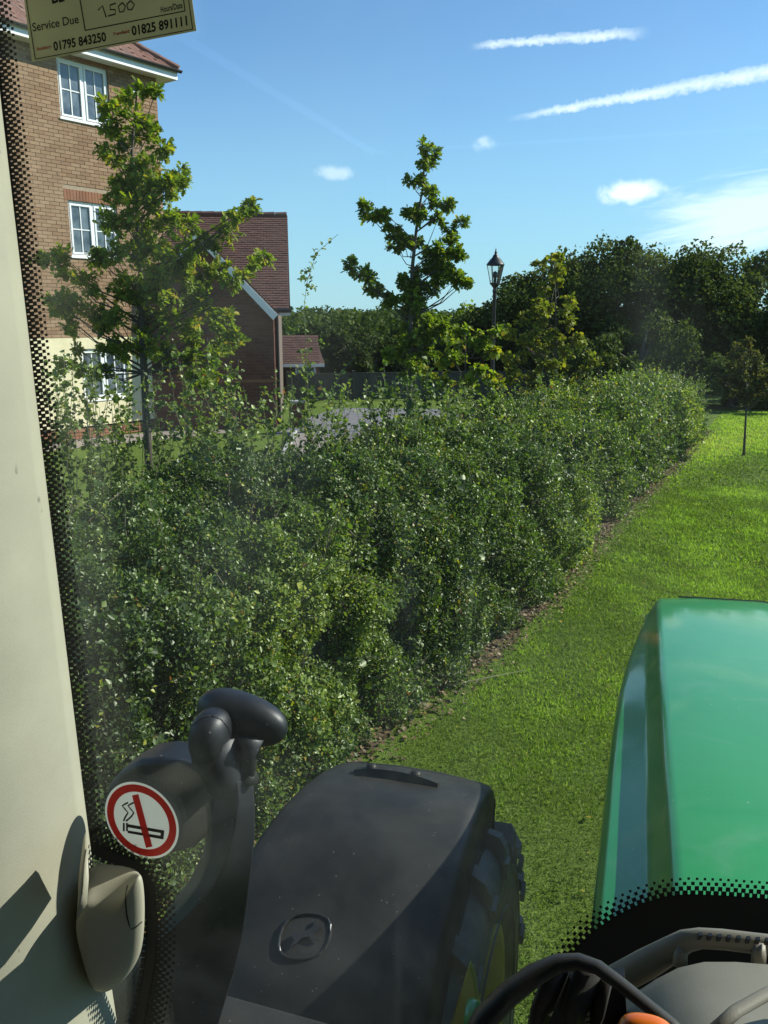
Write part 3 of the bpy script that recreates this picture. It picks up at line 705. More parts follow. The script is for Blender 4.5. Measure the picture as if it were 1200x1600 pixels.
# garden wall stub at the house corner
gw = empty('garden_wall', (-2.25, 20.6, 0), R(6)); tag(gw, 'short red brick garden wall with coping beside the tiled house', 'wall')
bwm = MB(); bricks_on(bwm, -.1, .28, .02, lambda x: .62, -.12, seed=11); bwm.box(-.095, .275, -.12, .1, 0, .6); bwm.build('brickwork', M['redbrick'], gw)
MB().box(-.13, .31, -.16, .14, .605, .66).build('coping', M['kerb'], gw, bevel=.008)

# ------------------------------------------------------------------ timber fence far behind the road
fx0 = on_y(455, 635, 27.5)[0]; fx1 = on_y(1010, 620, 30.0)[0]
fence = empty('timber_fence', (fx0, 27.0, 0)); tag(fence, 'low weathered close board timber fence behind the road', 'fence')
npan = 6; A = np.array([fx0, 26.8]); Bv = np.array([fx1, 29.5]); step = (Bv - A) / npan; fa = math.atan2(step[1], step[0]); pw = np.linalg.norm(step)
panel = MB(); g3 = np.random.default_rng(5); nb_ = int(pw / .125)
for k in range(nb_): panel.box(.05 + k * (pw - .1) / nb_, .05 + (k + 1) * (pw - .1) / nb_ - .006, -.01 + (k % 2) * .012, .01 + (k % 2) * .012, .05, .90 + g3.normal() * .006)
panel.box(.05, pw - .05, .025, .06, .2, .28); panel.box(.05, pw - .05, .025, .06, .68, .76); panel.box(.03, pw - .03, -.02, .03, .905, .93)
pme = panel.mesh('fence_panel'); pme.materials.append(M['fence'])
postm = MB().box(-.05, .05, -.05, .05, 0, 1.0).mesh('post'); postm.materials.append(M['fence'])
for k in range(npan + 1):
    q = A + step * k - np.array([fx0, 27.0])
    if k < npan: o = bpy.data.objects.new('fence_panel', pme); col.objects.link(o); o.parent = fence; o.location = (*q, 0); o.rotation_euler = (0, 0, fa)
    o = bpy.data.objects.new('post', postm); col.objects.link(o); o.parent = fence; o.location = (*q, 0); o.rotation_euler = (0, 0, fa)

# ------------------------------------------------------------------ street lamp
lp = empty('street_lamp', (2.65, 20.5, 0)); tag(lp, 'black heritage street lamp with glass lantern and pointed cap above the trees', 'lamp')
MB().lathe([(.001, 0), (.13, 0), (.13, .25), (.10, .3), (.085, .9), (.06, 1.0), (.05, 1.1), (.042, 3.2), (.05, 3.25), (.06, 3.28), (.04, 3.33), (.045, 3.36)], 20).build('post', M['iron'], lp, smooth=True)
MB().lathe([(.045, 3.35), (.10, 3.42), (.125, 3.44), (.125, 3.47), (.001, 3.47)], 8).build('lantern_base', M['iron'], lp)
MB().lathe([(.11, 3.47), (.195, 3.86)], 6).build('lantern_glass', M['lampglass'], lp)
br = MB()
for k in range(6):
    a = 2 * math.pi * k / 6; br.tube([(.112 * math.cos(a), .112 * math.sin(a), 3.46), (.197 * math.cos(a), .197 * math.sin(a), 3.87)], .008, 5)
br.build('lantern_bars', M['iron'], lp)
MB().lathe([(.21, 3.86), (.215, 3.89), (.20, 3.91), (.13, 4.0), (.08, 4.05), (.065, 4.09), (.06, 4.1), (.028, 4.12), (.035, 4.15), (.022, 4.18), (.001, 4.27)], 24).build('cap', M['iron'], lp, smooth=True)
MB().lathe([(.001, 3.47), (.03, 3.48), (.035, 3.58), (.06, 3.62), (.055, 3.70), (.001, 3.74)], 12).build('lamp_bulb', M['bulb'], lp, smooth=True)

# ------------------------------------------------------------------ young oaks (clumps traced as places, real branches and lobed leaves)
g5 = np.random.default_rng(17)
def clump_tree(name, label, cat, Y, base_px, trunk_px, clumps, leaf, lsize, mkey, dens, depth, trunk_r, tm=OAK, vmean=.45, group=None, zbase=0.0):
    base = on_y(*base_px, Y); root = empty(name, (base[0], Y, zbase)); org = np.array([base[0], Y, zbase]); tag(root, label, cat, group)
    tp = [np.array([base[0], Y, zbase])] + [on_y(x_, y_, Y) for x_, y_ in trunk_px]; k = len(tp)
    tb_ = MB(); tb_.tube(np.array(tp) - org, [trunk_r * (1 - .85 * i / (k - 1)) for i in range(k)], 9); tb_.build('trunk', M['bark'], root, smooth=True)
    br_ = MB(); bg_ = LeafBag(); scale = Y / FPX * 1.03
    tpa = np.array(tp); ts = np.linspace(0, 1, 60); cum = np.linspace(0, 1, k); tline = np.stack([np.interp(ts, cum, tpa[:, j]) for j in range(3)], -1)
    clumps = list(clumps) + [(cx + g5.normal() * cr * .75, cy + (abs(g5.normal()) if cy < 260 else g5.normal()) * cr * .7, cr * g5.uniform(.55, .85)) for cx, cy, cr in clumps]
    for (cx, cy, cr) in clumps:
        c = on_y(cx, cy, Y); r_ = cr * scale; c = c + np.array([0, rng.uniform(-1, 1) * depth, 0]); 
        c = CAM + (c - CAM) * (1 + 0)                     # centre in the crown's own volume
        tgt = c[2] - .55 * np.linalg.norm(c[:2] - np.array([np.interp(c[2], tline[:, 2], tline[:, 0]), Y])) - .1
        j = int(np.argmin(abs(tline[:, 2] - max(tgt, tline[12, 2])))); a = tline[j]
        mid = (a + c) / 2 + rng.normal(size=3) * .05 - np.array([0, 0, .06])
        L_ = np.linalg.norm(c - a); br_.tube(np.array([a, mid, c]) - org, [max(.005, min(trunk_r * .4, .005 + L_ * .008)), .005 + L_ * .003, .0025], 5)
        nt_ = max(5, int(9 * (r_ / .12)))
        for q in range(nt_):
            d = rdir(1)[0] * np.array([1, .9, .85]); tip = c + d * r_ * rng.uniform(.5, 1.08); s0 = c + d * r_ * .05
            br_.tube(np.array([s0, (s0 + tip) / 2 + rng.normal(size=3) * .01, tip]) - org, [.004, .003, .0015], 3)
            n = max(4, int(dens * rng.uniform(.7, 1.3))); t_ = rng.uniform(.25, 1.05, n)[:, None]
            pos = s0 * (1 - t_) + tip * t_ + rng.normal(size=(n, 3)) * lsize * .22
            ax = rdir(n) * .9 + d * .8; nr = rdir(n) * .65 + np.array([.2, -.1, .85])
            v = np.clip(vmean + rng.normal(size=n) * .16 + rng.normal() * .10, 0, 1)
            v = np.where(rng.random(n) < .02, rng.uniform(.85, 1, n), v)
            bg_.add(tm, pos - org, ax, nr, lsize * rng.uniform(.6, 1.25, n), v, rng.uniform(.85, 1.2, n))
    br_.build('branches', M['bark'], root); o_ = bg_.build('crown', M[mkey], root); return root
oak1 = [(228, 140, 16), (195, 148, 18), (190, 190, 24), (228, 195, 20), (256, 235, 20), (172, 238, 20), (215, 250, 30), (250, 285, 24), (283, 288, 18), (200, 305, 26), (235, 325, 34), (182, 350, 22), (268, 352, 26),
        (318, 372, 24), (350, 358, 24), (380, 340, 15), (397, 322, 9), (405, 400, 16), (340, 420, 24), (372, 440, 18), (290, 405, 30), (205, 395, 30), (150, 402, 22), (105, 412, 22), (75, 410, 16), (150, 445, 26), (105, 470, 22), (80, 480, 14), (215, 450, 34), (260, 455, 30),
        (300, 470, 28), (345, 495, 20), (170, 500, 28), (125, 512, 20), (230, 505, 32), (290, 525, 28), (335, 545, 22), (368, 535, 16), (180, 548, 24), (250, 555, 20), (320, 590, 20), (300, 440, 22), (245, 395, 30), (110, 575, 18), (150, 585, 18), (210, 200, 22), (222, 300, 30), (250, 430, 28), (190, 450, 26), (270, 500, 26), (215, 360, 30), (200, 540, 22), (300, 560, 20)]
clump_tree('young_oak', 'bushy young oak tree in front of the tall brick house', 'tree', 9.3, (229, 700), [(226, 600), (222, 520), (220, 430), (214, 330), (206, 240), (214, 140)], oak1, OAK, .070, 'oak', 13, .32, .05, vmean=.66)
oak2 = [(664, 235, 12), (664, 256, 9), (660, 279, 12), (669, 298, 8), (572, 330, 10), (590, 342, 10), (613, 353, 13), (618, 371, 12), (643, 336, 11), (657, 333, 8), (699, 322, 10), (685, 341, 13), (706, 359, 11), (646, 378, 16), (671, 400, 14), (699, 382, 13), (713, 396, 13),
        (548, 422, 10), (570, 431, 15), (587, 450, 13), (608, 470, 11), (629, 438, 10), (657, 424, 16), (685, 431, 16), (713, 438, 14), (727, 441, 8), (650, 459, 18), (640, 490, 14), (664, 497, 12), (671, 529, 13), (629, 550, 15), (657, 553, 15), (685, 515, 12), (636, 515, 12), (640, 590, 14), (640, 452, 14), (652, 474, 15), (628, 468, 10), (642, 505, 14), (654, 522, 13), (632, 534, 13), (676, 452, 13), (700, 425, 14), (690, 408, 14), (646, 570, 14)]
clump_tree('young_oak', 'slender young oak with tiered clumps against the open sky', 'tree', 11.0, (638, 700), [(640, 600), (642, 500), (644, 420), (652, 345), (661, 290), (664, 228)], oak2, OAK, .068, 'oak', 20, .16, .042, vmean=.55)
syc = [(865, 405, 12), (848, 415, 9), (875, 440, 14), (850, 450, 12), (890, 470, 12), (862, 480, 14), (845, 500, 12), (885, 505, 12), (860, 525, 13), (835, 540, 14), (885, 550, 15), (860, 570, 14), (905, 580, 13), (830, 590, 14), (870, 600, 14), (815, 500, 13), (800, 520, 14), (815, 560, 14), (790, 560, 12), (830, 520, 13), (905, 530, 10), (870, 425, 12), (840, 475, 13), (875, 535, 14), (850, 555, 16), (895, 605, 14), (845, 615, 14), (800, 590, 14), (780, 600, 12), (920, 560, 12), (925, 600, 12), (820, 615, 13)]
clump_tree('young_tree', 'thin young tree with yellowing leaves growing through the hedge right of the lamp', 'tree', 14.6, (868, 690), [(868, 600), (869, 540), (868, 470), (866, 400)], syc, LEAF_R, .075, 'yellow', 7, .4, .03, tm=LEAF_R, vmean=.42)
syc2 = [(700, 530, 14), (725, 515, 12), (745, 535, 14), (715, 560, 15), (690, 570, 12), (740, 575, 14), (765, 550, 13), (760, 590, 13), (700, 600, 13), (775, 520, 10), (730, 600, 12), (670, 590, 11)]
clump_tree('young_tree', 'low young tree with light green leaves between the slender oak and the lamp', 'tree', 13.4, (725, 690), [(726, 620), (727, 570), (728, 520)], syc2, LEAF_R, .09, 'oak', 7, .35, .026, tm=LEAF_R, vmean=.66)
sap = [(1165, 560, 14), (1150, 580, 16), (1182, 585, 16), (1165, 600, 18), (1145, 610, 12), (1190, 612, 13), (1172, 618, 14), (1158, 545, 8), (1180, 560, 10), (1140, 595, 14), (1195, 595, 14), (1165, 580, 18), (1150, 555, 11), (1185, 570, 12), (1135, 615, 10), (1200, 615, 12)]
Ys = on_z(1162, 713, 0)[1]
clump_tree('lawn_sapling', 'small sapling with bronze foliage standing alone on the lawn', 'tree', Ys, (1162, 713), [(1165, 660), (1167, 620), (1166, 570)], sap, LEAF, .075, 'rust', 12, .28, .028, tm=LEAF, vmean=.35)

# ------------------------------------------------------------------ tall thin shoots and brambles behind the hedge
def shoots(name, label, spots, Yr, mkey, lsize, group=None, zb=.6, nl=26, tm=LEAF_R, vmean=.5):
    Y0 = sum(Yr) / 2; b0 = on_y(spots[0][0][0], 700, Y0); org = np.array([b0[0], Y0, 0]); root = empty(name, org); tag(root, label, 'shrub', group)
    tw_, bg_ = MB(), LeafBag()
    for path in spots:
        Y = rng.uniform(*Yr); pts = np.array([on_y(x_, y_, Y) for x_, y_ in path]); pts = np.concatenate([[[pts[0][0], Y, 0.0]], pts]); k = len(pts)
        cum = np.concatenate([[0], np.cumsum(np.linalg.norm(np.diff(pts, axis=0), axis=1))]); L_ = cum[-1]
        uu = np.linspace(0, L_, 14); ln = np.stack([np.interp(uu, cum, pts[:, j]) for j in range(3)], -1); ln[1:-1] += rng.normal(size=(12, 3)) * .012
        tw_.tube(ln - org, [.006 - .0042 * i / 13 for i in range(14)], 5)
        n = int(nl * L_); t_ = rng.uniform(.25, 1, n) * L_; pos = np.stack([np.interp(t_, uu, ln[:, j]) for j in range(3)], -1)
        side = rdir(n); pos2 = pos + side * rng.uniform(.0, .03, n)[:, None]
        bg_.add(tm, pos2 - org, side + np.array([0, 0, .3]), rdir(n) * .6 + np.array([.2, -.1, .8]), lsize * rng.uniform(.55, 1.25, n), np.clip(vmean + rng.normal(size=n) * .2, 0, 1), rng.uniform(.8, 1.2, n))
        for q in range(int(L_ * 4)):                       # side twigs
            t0 = rng.uniform(.35, .95) * L_; p = np.array([np.interp(t0, uu, ln[:, j]) for j in range(3)])
            spray(p, rdir(1)[0] + np.array([0, 0, .6]), rng.uniform(.08, .25), 9, lsize, bg_, tw_, vmean, .1, tm, .0025, org)
    tw_.build('stems', M['stem'], root); bg_.build('leaves', M[mkey], root); return root
shoots('tall_shoot', 'single tall arching shoot rising between the tiled house and the slender oak', [[(482, 640), (477, 560), (474, 480), (484, 410), (503, 385), (528, 366)]], (8.2, 8.3), 'hedge', .042, nl=42, vmean=.55)
shoots('leafy_shrub', 'group of leafy stems in front of the road, nearest the tall arching shoot', [[(505, 690), (515, 620), (545, 570), (556, 555)], [(500, 690), (480, 620), (470, 545)], [(520, 690), (530, 640), (545, 590)], [(535, 700), (512, 640), (500, 600)]], (7.6, 8.4), 'hedge', .045, nl=34, vmean=.55)
shoots('leafy_shrub', 'dark upright shrub stems below the slender oak', [[(600, 700), (602, 640), (600, 565)], [(612, 700), (615, 640), (618, 590)], [(585, 700), (582, 650), (578, 620)], [(660, 690), (664, 630), (668, 560)], [(650, 690), (648, 640), (650, 590)], [(625, 700), (630, 660), (640, 630)]], (8.0, 8.9), 'hedge', .05, nl=60, vmean=.3)
g4 = np.random.default_rng(11)

def fan(x0, x1, n, yb, yt0, yt1, lean=25):
    out = []
    for k in range(n):
        x = g4.uniform(x0, x1); yt = g4.uniform(yt0, yt1); dx = g4.normal() * lean; out.append([(x, yb), (x + dx * .4, (yb + yt) / 2), (x + dx, yt)])
    return out
shoots('wild_shrub', 'straggly wild shrub stems before the cream wall beside the cab post', fan(75, 175, 20, 735, 545, 650, 15), (6.6, 7.4), 'hedge', .038, nl=30, vmean=.5)
shoots('wild_shrub', 'straggly wild shrub stems around the foot of the bushy oak', fan(180, 290, 20, 725, 560, 670, 18), (6.8, 7.7), 'hedge', .038, nl=30, vmean=.52)
shoots('wild_shrub', 'straggly wild shrub stems before the shaded gable wall', fan(290, 390, 22, 715, 520, 660, 25), (7.0, 8.0), 'hedge', .040, nl=30, vmean=.58)
shoots('wild_shrub', 'sparse arching shrub stems before the downpipe of the tiled house', fan(385, 470, 13, 710, 560, 665, 30), (7.0, 8.0), 'hedge', .042, nl=26, vmean=.55)
shoots('wild_shrub', 'leafy stems rising from the hedge top left of the slender oak trunk', fan(480, 620, 22, 715, 590, 668, 18), (7.6, 9.0), 'hedge', .04, nl=36, vmean=.5)
shoots('wild_shrub', 'thick leafy stems rising from the hedge top right of the slender oak trunk', fan(610, 720, 18, 700, 585, 650, 14), (8.6, 10.0), 'hedge', .045, nl=40, vmean=.42)
shoots('wild_shrub', 'thin shoots rising from the hedge top below the lamp', fan(690, 800, 26, 680, 590, 640, 12), (9.6, 11), 'hedge', .045, nl=30, vmean=.6)
shoots('wild_shrub', 'thin shoots rising from the hedge top below the dark trees', fan(810, 1040, 44, 640, 570, 612, 8), (12.2, 15), 'hedge', .05, nl=30, vmean=.6)

# ------------------------------------------------------------------ background trees
def big_tree(name, label, cx, Y, top_y, half_w, bottom_z, n, lsize, mkey='tree', group='trees behind the lawn and road', lumps=34, vm=.45, cat='tree', flat=1.0):
    topz = on_y(cx, top_y, Y)[2]; x = on_y(cx, top_y, Y)[0]; root = empty(name, (x, Y, 0)); tag(root, label, cat, group)
    hz_ = (topz - bottom_z) / 2; cz = (topz + bottom_z) / 2
    tk = MB(); tk.tube([(0, 0, -.1), (.05, 0, bottom_z + .3), (-.05, .1, cz), (.05, 0, topz - .5)], [.16, .13, .08, .02], 8)
    bag_ = LeafBag(); g = np.random.default_rng(int(cx * 7 + Y))
    for k in range(lumps):
        d = g.normal(size=3); d /= np.linalg.norm(d); rr_ = g.uniform(.35, 1) ** .5
        c = np.array([d[0] * half_w * rr_, d[1] * half_w * .9 * rr_, cz + d[2] * hz_ * rr_ * .92]); r_ = g.uniform(.22, .48) * min(half_w, hz_) * .8
        c[2] = min(c[2], topz - r_ * .75)
        tk.tube([(0, 0, max(bottom_z * .6, c[2] * .55)), (c[0] * .5, c[1] * .5, (c[2] * .8)), tuple(c)], [.06, .035, .012], 5)
        m = n // lumps; dd = rdir(m); sh = 1 + .3 * vnoise(dd * 3.2, k) ; pos = c + dd * (r_ * sh * g.uniform(.55, 1.1, m) ** .6)[:, None]
        pos[:, 2] = np.maximum(pos[:, 2], .05)
        nr = dd * .5 + rdir(m) * .8 + np.array([.15, -.05, .4]); v = np.clip(vm + g.normal() * .12 + g.normal(size=m) * .18, 0, 1)
        bag_.add(LEAF, pos, rdir(m), nr, lsize * g.uniform(.65, 1.5, m), v, g.uniform(1.1, 1.6, m))
    tk.build('trunk', M['bark'], root); bag_.build('crown', M[mkey], root); return root
big_tree('dark_tree', 'dark tree directly right of the street lamp', 815, 31, 440, 1.9, .3, 17600, .105)
big_tree('dark_tree', 'broad dark tree behind the yellowing young tree', 890, 32, 396, 2.3, .4, 24000, .105)
big_tree('dark_tree', 'tallest dark tree in the middle of the wood right of the lamp', 968, 31.5, 381, 2.5, .4, 25600, .105)
big_tree('dark_tree', 'dark tree with broken crown left of the bronze sapling', 1062, 31, 386, 2.3, .5, 24000, .105)
big_tree('dark_tree', 'open crowned dark tree at the right behind the bronze sapling', 1150, 31, 384, 2.4, .6, 20800, .105, lumps=40)
big_tree('dark_tree', 'dark tree at the far right side of the picture', 1262, 30, 405, 2.6, .4, 22400, .105)
for i, (cx, Y, ty, hw, lab) in enumerate([(1010, 27, 490, 1.7, 'rounded dark bush left of the bronze sapling, below the broken crown'), (1085, 25.5, 555, 1.3, 'grey green bush at the far end of the hedge'), (935, 27, 520, 1.5, 'dark bush beneath the tallest dark tree'), (1150, 25.5, 545, 1.4, 'shaded bush behind the bronze sapling'), (1225, 25, 540, 1.5, 'shaded bush at the right edge beyond the lawn')]):
    big_tree('bush', lab, cx, Y, ty, hw, 0.0, 9000, .10, group='bushes along the far lawn edge', cat='bush', vm=.5, lumps=22)
for i, (cx, Y, ty, hw, lab) in enumerate([(480, 33, 505, 2.0, 'dark bush over the garage roof beside the tiled house'), (545, 31, 520, 1.9, 'dark bush behind the timber fence left of the slender oak'), (600, 32, 512, 1.9, 'dark bush behind the fence just left of the slender oak trunk'), (665, 32, 500, 1.9, 'dark bush behind the slender oak trunk'), (708, 34, 466, 1.5, 'olive green tree between the slender oak and the lamp'), (755, 32, 492, 1.7, 'dark bush behind the lamp post')]):
    big_tree('bush', lab, cx, Y, ty, hw, 0.0, 8500, .12, group='bushes behind the timber fence', cat='bush', vm=.28 if i != 4 else .5, lumps=22, mkey='tree' if i != 4 else 'oak')

# distant low hill with a wood
hl = MB(); nx = 60
rings = []
for j, (yy, zz) in enumerate(((90, -1.0), (130, .8), (190, 2.2), (300, 3.6), (520, 4.0), (900, -2))):
    rings.append([(-260 + 520 * i / nx, yy + 6 * math.sin(i * .7), zz + .6 * math.sin(i * .37 + j)) for i in range(nx + 1)])
hl.loft(rings, False).build('hill', M['ground'], smooth=True)['kind'] = 'structure'
fw = LeafBag()
for k in range(170):
    x = rng.uniform(-60, 60); Y = rng.uniform(110, 190); r_ = rng.uniform(2.0, 3.6); base = np.interp(Y, [90, 130, 190], [-1, .8, 2.2]); top = CAM_H + Y * rng.uniform(.004, .013)
    c = np.array([x, Y, max(top - r_ * .8, base + .4)]); m = 260; dd = rdir(m); pos = c + dd * np.array([1.3, 1.2, .8]) * r_ * (1 + .25 * vnoise(dd * 3, k))[:, None] * rng.uniform(.8, 1.05, (m, 1))
    fw.add(LEAF, pos, rdir(m), dd * .7 + rdir(m) * .6 + np.array([0, 0, .3]), rng.uniform(.4, .8, m), np.clip(.35 + rng.normal() * .12 + rng.normal(size=m) * .12, 0, 1), 1.3)
tag(fw.build('far_wood', M['tree']), 'far dark wood along the low horizon', 'wood', kind='stuff')

# ------------------------------------------------------------------ tractor (local frame: x right, y forward, z up)
tr = empty('tractor', (0, 0, 0), -T_AZ)
tag(tr, 'green tractor seen from inside its cab, with black front mudguard and beige post', 'tractor')
GT = .80                                                   # windscreen plane
def plastic(c0, c1, speck=.0, rough=.5, bs=.25, bscale=900, scuff=0):
    def f(t, b):
        co = obj_co(t); c = t.ramp(t.noise(co, 9, 5, .6), [(.3, c0), (.7, c1)])
        if speck:
            vo = t.new('ShaderNodeTexVoronoi'); t.put(vo.inputs['Vector'], co); vo.inputs['Scale'].default_value = 55
            sp = t.math('MULTIPLY', t.math('LESS_THAN', vo.outputs['Distance'], .085), t.math('GREATER_THAN', t.noise(co, 18, 2), .52))
            c = t.mix(t.math('MULTIPLY', sp, speck), c, (.4, .39, .35))
            dz = t.smooth(t.noise(co, 5, 7, .7, .3), .42, .75); c = t.mix(t.math('MULTIPLY', dz, speck * .22), c, (.2, .19, .165))
            t.put(b.inputs['Roughness'], t.ramp(t.noise(co, 7, 5), [(.3, rough - .1), (.7, rough + .14)]))
        if scuff:
            mp = t.new('ShaderNodeMapping'); t.put(mp.inputs[0], co); mp.inputs['Scale'].default_value = (90, 90, 38); mp.inputs['Rotation'].default_value = (0, R(20), 0)
            k = t.math('MULTIPLY', t.smooth(t.noise(mp.outputs[0], 1, 2, .5), .69, .74), t.smooth(t.noise(co, 7, 2), .52, .6)); c = t.mix(t.math('MULTIPLY', k, .65), c, (.10, .09, .07))
            c = t.mix(t.math('MULTIPLY', t.smooth(t.noise(co, 4, 7, .7), .45, .8), .22), c, (.26, .25, .19))
        t.put(b.inputs['Base Color'], c)
        if bs: bump(t, b, t.noise(co, bscale, 2), bs, .0006)
    return mat('plastic', rough=rough, build=f)
M['fender'] = plastic((.014, .0135, .0115), (.022, .021, .0175), .30, .5); M['fender'].name = 'black_mudguard_plastic'
M['black'] = plastic((.006, .0075, .010), (.011, .013, .017), .35, .46); M['black'].name = 'black_plastic'
M['beige'] = plastic((.38, .365, .28), (.44, .425, .325), 0, .55, .35, 700, 1); M['beige'].name = 'beige_trim'
M['trim'] = plastic((.40, .375, .285), (.45, .42, .32), 0, .5, .3, 700); M['trim'].name = 'beige_cover'
M['dash'] = plastic((.235, .215, .17), (.285, .26, .21), .1, .55, .3, 700); M['dash'].name = 'grey_brown_dash'
M['darkdash'] = plastic((.035, .03, .026), (.055, .05, .043), .1, .42, .3, 700); M['darkdash'].name = 'dark_handle'
def paint_f(t, b):
    co = obj_co(t); n = t.noise(co, 3.0, 6, .65, .5)
    vo = t.new('ShaderNodeTexVoronoi'); t.put(vo.inputs['Vector'], co); vo.inputs['Scale'].default_value = 38
    sp = t.math('MULTIPLY', t.math('LESS_THAN', vo.outputs['Distance'], .07), t.math('GREATER_THAN', t.noise(co, 9, 2), .55))
    c = t.ramp(n, [(.3, (.013, .225, .034)), (.7, (.017, .26, .043))]); c = t.mix(t.math('MULTIPLY', sp, .5), c, (.45, .5, .42))
    c = t.mix(t.math('MULTIPLY', t.smooth(t.noise(co, 6, 8, .7, 1.0), .5, .8), .16), c, (.30, .36, .28))
    t.put(b.inputs['Base Color'], c); t.put(b.inputs['Coat Roughness'], t.ramp(n, [(.3, .04), (.7, .12)]))
M['green'] = mat('green_paint', rough=.42, coat=.75, build=paint_f)
M['yellow_paint'] = mat('yellow_paint', **grainy((.42, .33, .015), (.52, .42, .03), 12, 80, .1, .4))
M['rubber'] = mat('tyre_rubber', **grainy((.13, .12, .10), (.24, .22, .185), 12, 140, .4, .75))
M['orange'] = mat('orange_knob', (.75, .16, .015), .25, coat=.5)
M['frit'] = mat('frit', (.004, .004, .004), .6)
M['seal'] = mat('rubber_seal', (.012, .012, .012), .5)
M['emblem'] = mat('emblem_plastic', (.02, .02, .019), .35)
def glass_mat():
    m = bpy.data.materials.new('windscreen_glass'); m.use_nodes = True; t = NT(m.node_tree); t.n.clear(); co = t.new('ShaderNodeTexCoord').outputs['Object']
    tp = t.new('ShaderNodeBsdfTransparent'); tp.inputs[0].default_value = (.955, .985, .97, 1)
    gl = t.new('ShaderNodeBsdfGlossy'); gl.inputs['Roughness'].default_value = .02; gl.inputs[0].default_value = (1, 1, 1, 1)
    ge = t.new('ShaderNodeNewGeometry'); vm = t.new('ShaderNodeVectorMath', operation='DOT_PRODUCT'); t.l.new(ge.outputs['Incoming'], vm.inputs[0]); t.l.new(ge.outputs['Normal'], vm.inputs[1])
    sch = t.math('MULTIPLY_ADD', t.math('POWER', t.math('SUBTRACT', 1.0, t.math('ABSOLUTE', vm.outputs['Value']), clamp=True), 5.0), .96, .022)
    m1 = t.new('ShaderNodeMixShader'); t.l.new(sch, m1.inputs[0]); t.l.new(tp.outputs[0], m1.inputs[1]); t.l.new(gl.outputs[0], m1.inputs[2])
    ds = t.new('ShaderNodeBsdfTranslucent'); ds.inputs[0].default_value = (.75, .8, .75, 1)
    mp = t.new('ShaderNodeMapping'); t.put(mp.inputs[0], co); mp.inputs['Scale'].default_value = (7, 1, .8); mp.inputs['Rotation'].default_value = (0, R(-7), 0)
    streak = t.smooth(t.noise(mp.outputs[0], 1.6, 4, .6), .55, .8); blot = t.smooth(t.noise(co, 2.6, 5, .6, .5), .42, .75); fine = t.smooth(t.noise(co, 260, 2, .5), .66, .74)
    k = t.math('ADD', t.math('MULTIPLY', streak, .012), t.math('MULTIPLY', blot, .020)); k = t.math('ADD', k, t.math('MULTIPLY', fine, .012)); k = t.math('ADD', k, .002)
    m2 = t.new('ShaderNodeMixShader'); t.put(m2.inputs[0], k); t.l.new(m1.outputs[0], m2.inputs[1]); t.l.new(ds.outputs[0], m2.inputs[2])
    out = t.new('ShaderNodeOutputMaterial'); t.l.new(m2.outputs[0], out.inputs[0]); return m
M['glass'] = glass_mat()
def paper_mat(name, c, tl=.45):
    m = bpy.data.materials.new(name); m.use_nodes = True; t = NT(m.node_tree); b = t.n['Principled BSDF']; co = obj_co(t)
    cc = t.ramp(t.noise(co, 30, 4), [(.3, tuple(x * .93 for x in c)), (.7, c)]); t.put(b.inputs['Base Color'], cc); b.inputs['Roughness'].default_value = .5
    tr_ = t.new('ShaderNodeBsdfTranslucent'); t.put(tr_.inputs[0], cc); mx = t.new('ShaderNodeMixShader'); mx.inputs[0].default_value = tl
    t.l.new(b.outputs[0], mx.inputs[1]); t.l.new(tr_.outputs[0], mx.inputs[2]); t.l.new(mx.outputs[0], t.n['Material Output'].inputs[0]); return m

M['fender'].node_tree.nodes['Principled BSDF'].inputs['Specular IOR Level'].default_value = .3
# bonnet
XC = .41
def hood_ring(t, cx, ox, zt, drop=0):
    zl = zt - .075; L_ = [(ox + .02, zt - .75), (ox + .005, zt - .3), (ox - .002, zl - .03), (ox + .004, zl - .008), (ox + .016, zl), (cx - .034, zl + .012), (cx - .022, zl + .022), (cx - .004, zt - .012), (cx + .004, zt - .003), (cx + .018, zt + .001), (cx + .12, zt + .012), (XC, zt + .02)]
    L2 = [(2 * XC - x_, z_) for x_, z_ in L_[:-1]][::-1]
    return [(x_, t, z_) for x_, z_ in L_ + L2]
hd = MB(); secs = [(.93, .085, -.022, 1.815), (1.2, .085, -.022, 1.803), (1.5, .083, -.021, 1.785), (1.8, .082, -.019, 1.765), (2.1, .081, -.012, 1.742), (2.35, .081, .002, 1.72), (2.55, .082, .018, 1.70), (2.72, .083, .034, 1.682), (2.86, .085, .050, 1.665), (2.93, .09, .062, 1.648), (2.97, .11, .085, 1.61), (2.985, .14, .11, 1.54)]
hd.loft([hood_ring(*q) for q in secs], False)
hood = hd.build('bonnet', M['green'], tr, smooth=True)
es = hood.modifiers.new('sharp', 'EDGE_SPLIT'); es.split_angle = R(50)
MB().tube([(.16, 2.945, 1.655), (.41, 2.952, 1.662), (.66, 2.945, 1.655)], .0035, 6).build('front_seam', M['seal'], hood)
MB().box(.13, .69, 2.9, 2.97, .95, 1.56).build('grille', M['black'], tr, bevel=.02)
MB().box(.16, .66, .95, 2.9, .55, 1.25).build('chassis', M['black'], tr, bevel=.03)
MB().tube([(.1, 2.05 - .27, .62), (-.36, 1.78, .65)], [.11, .09], 12).build('front_axle', M['green'], tr)
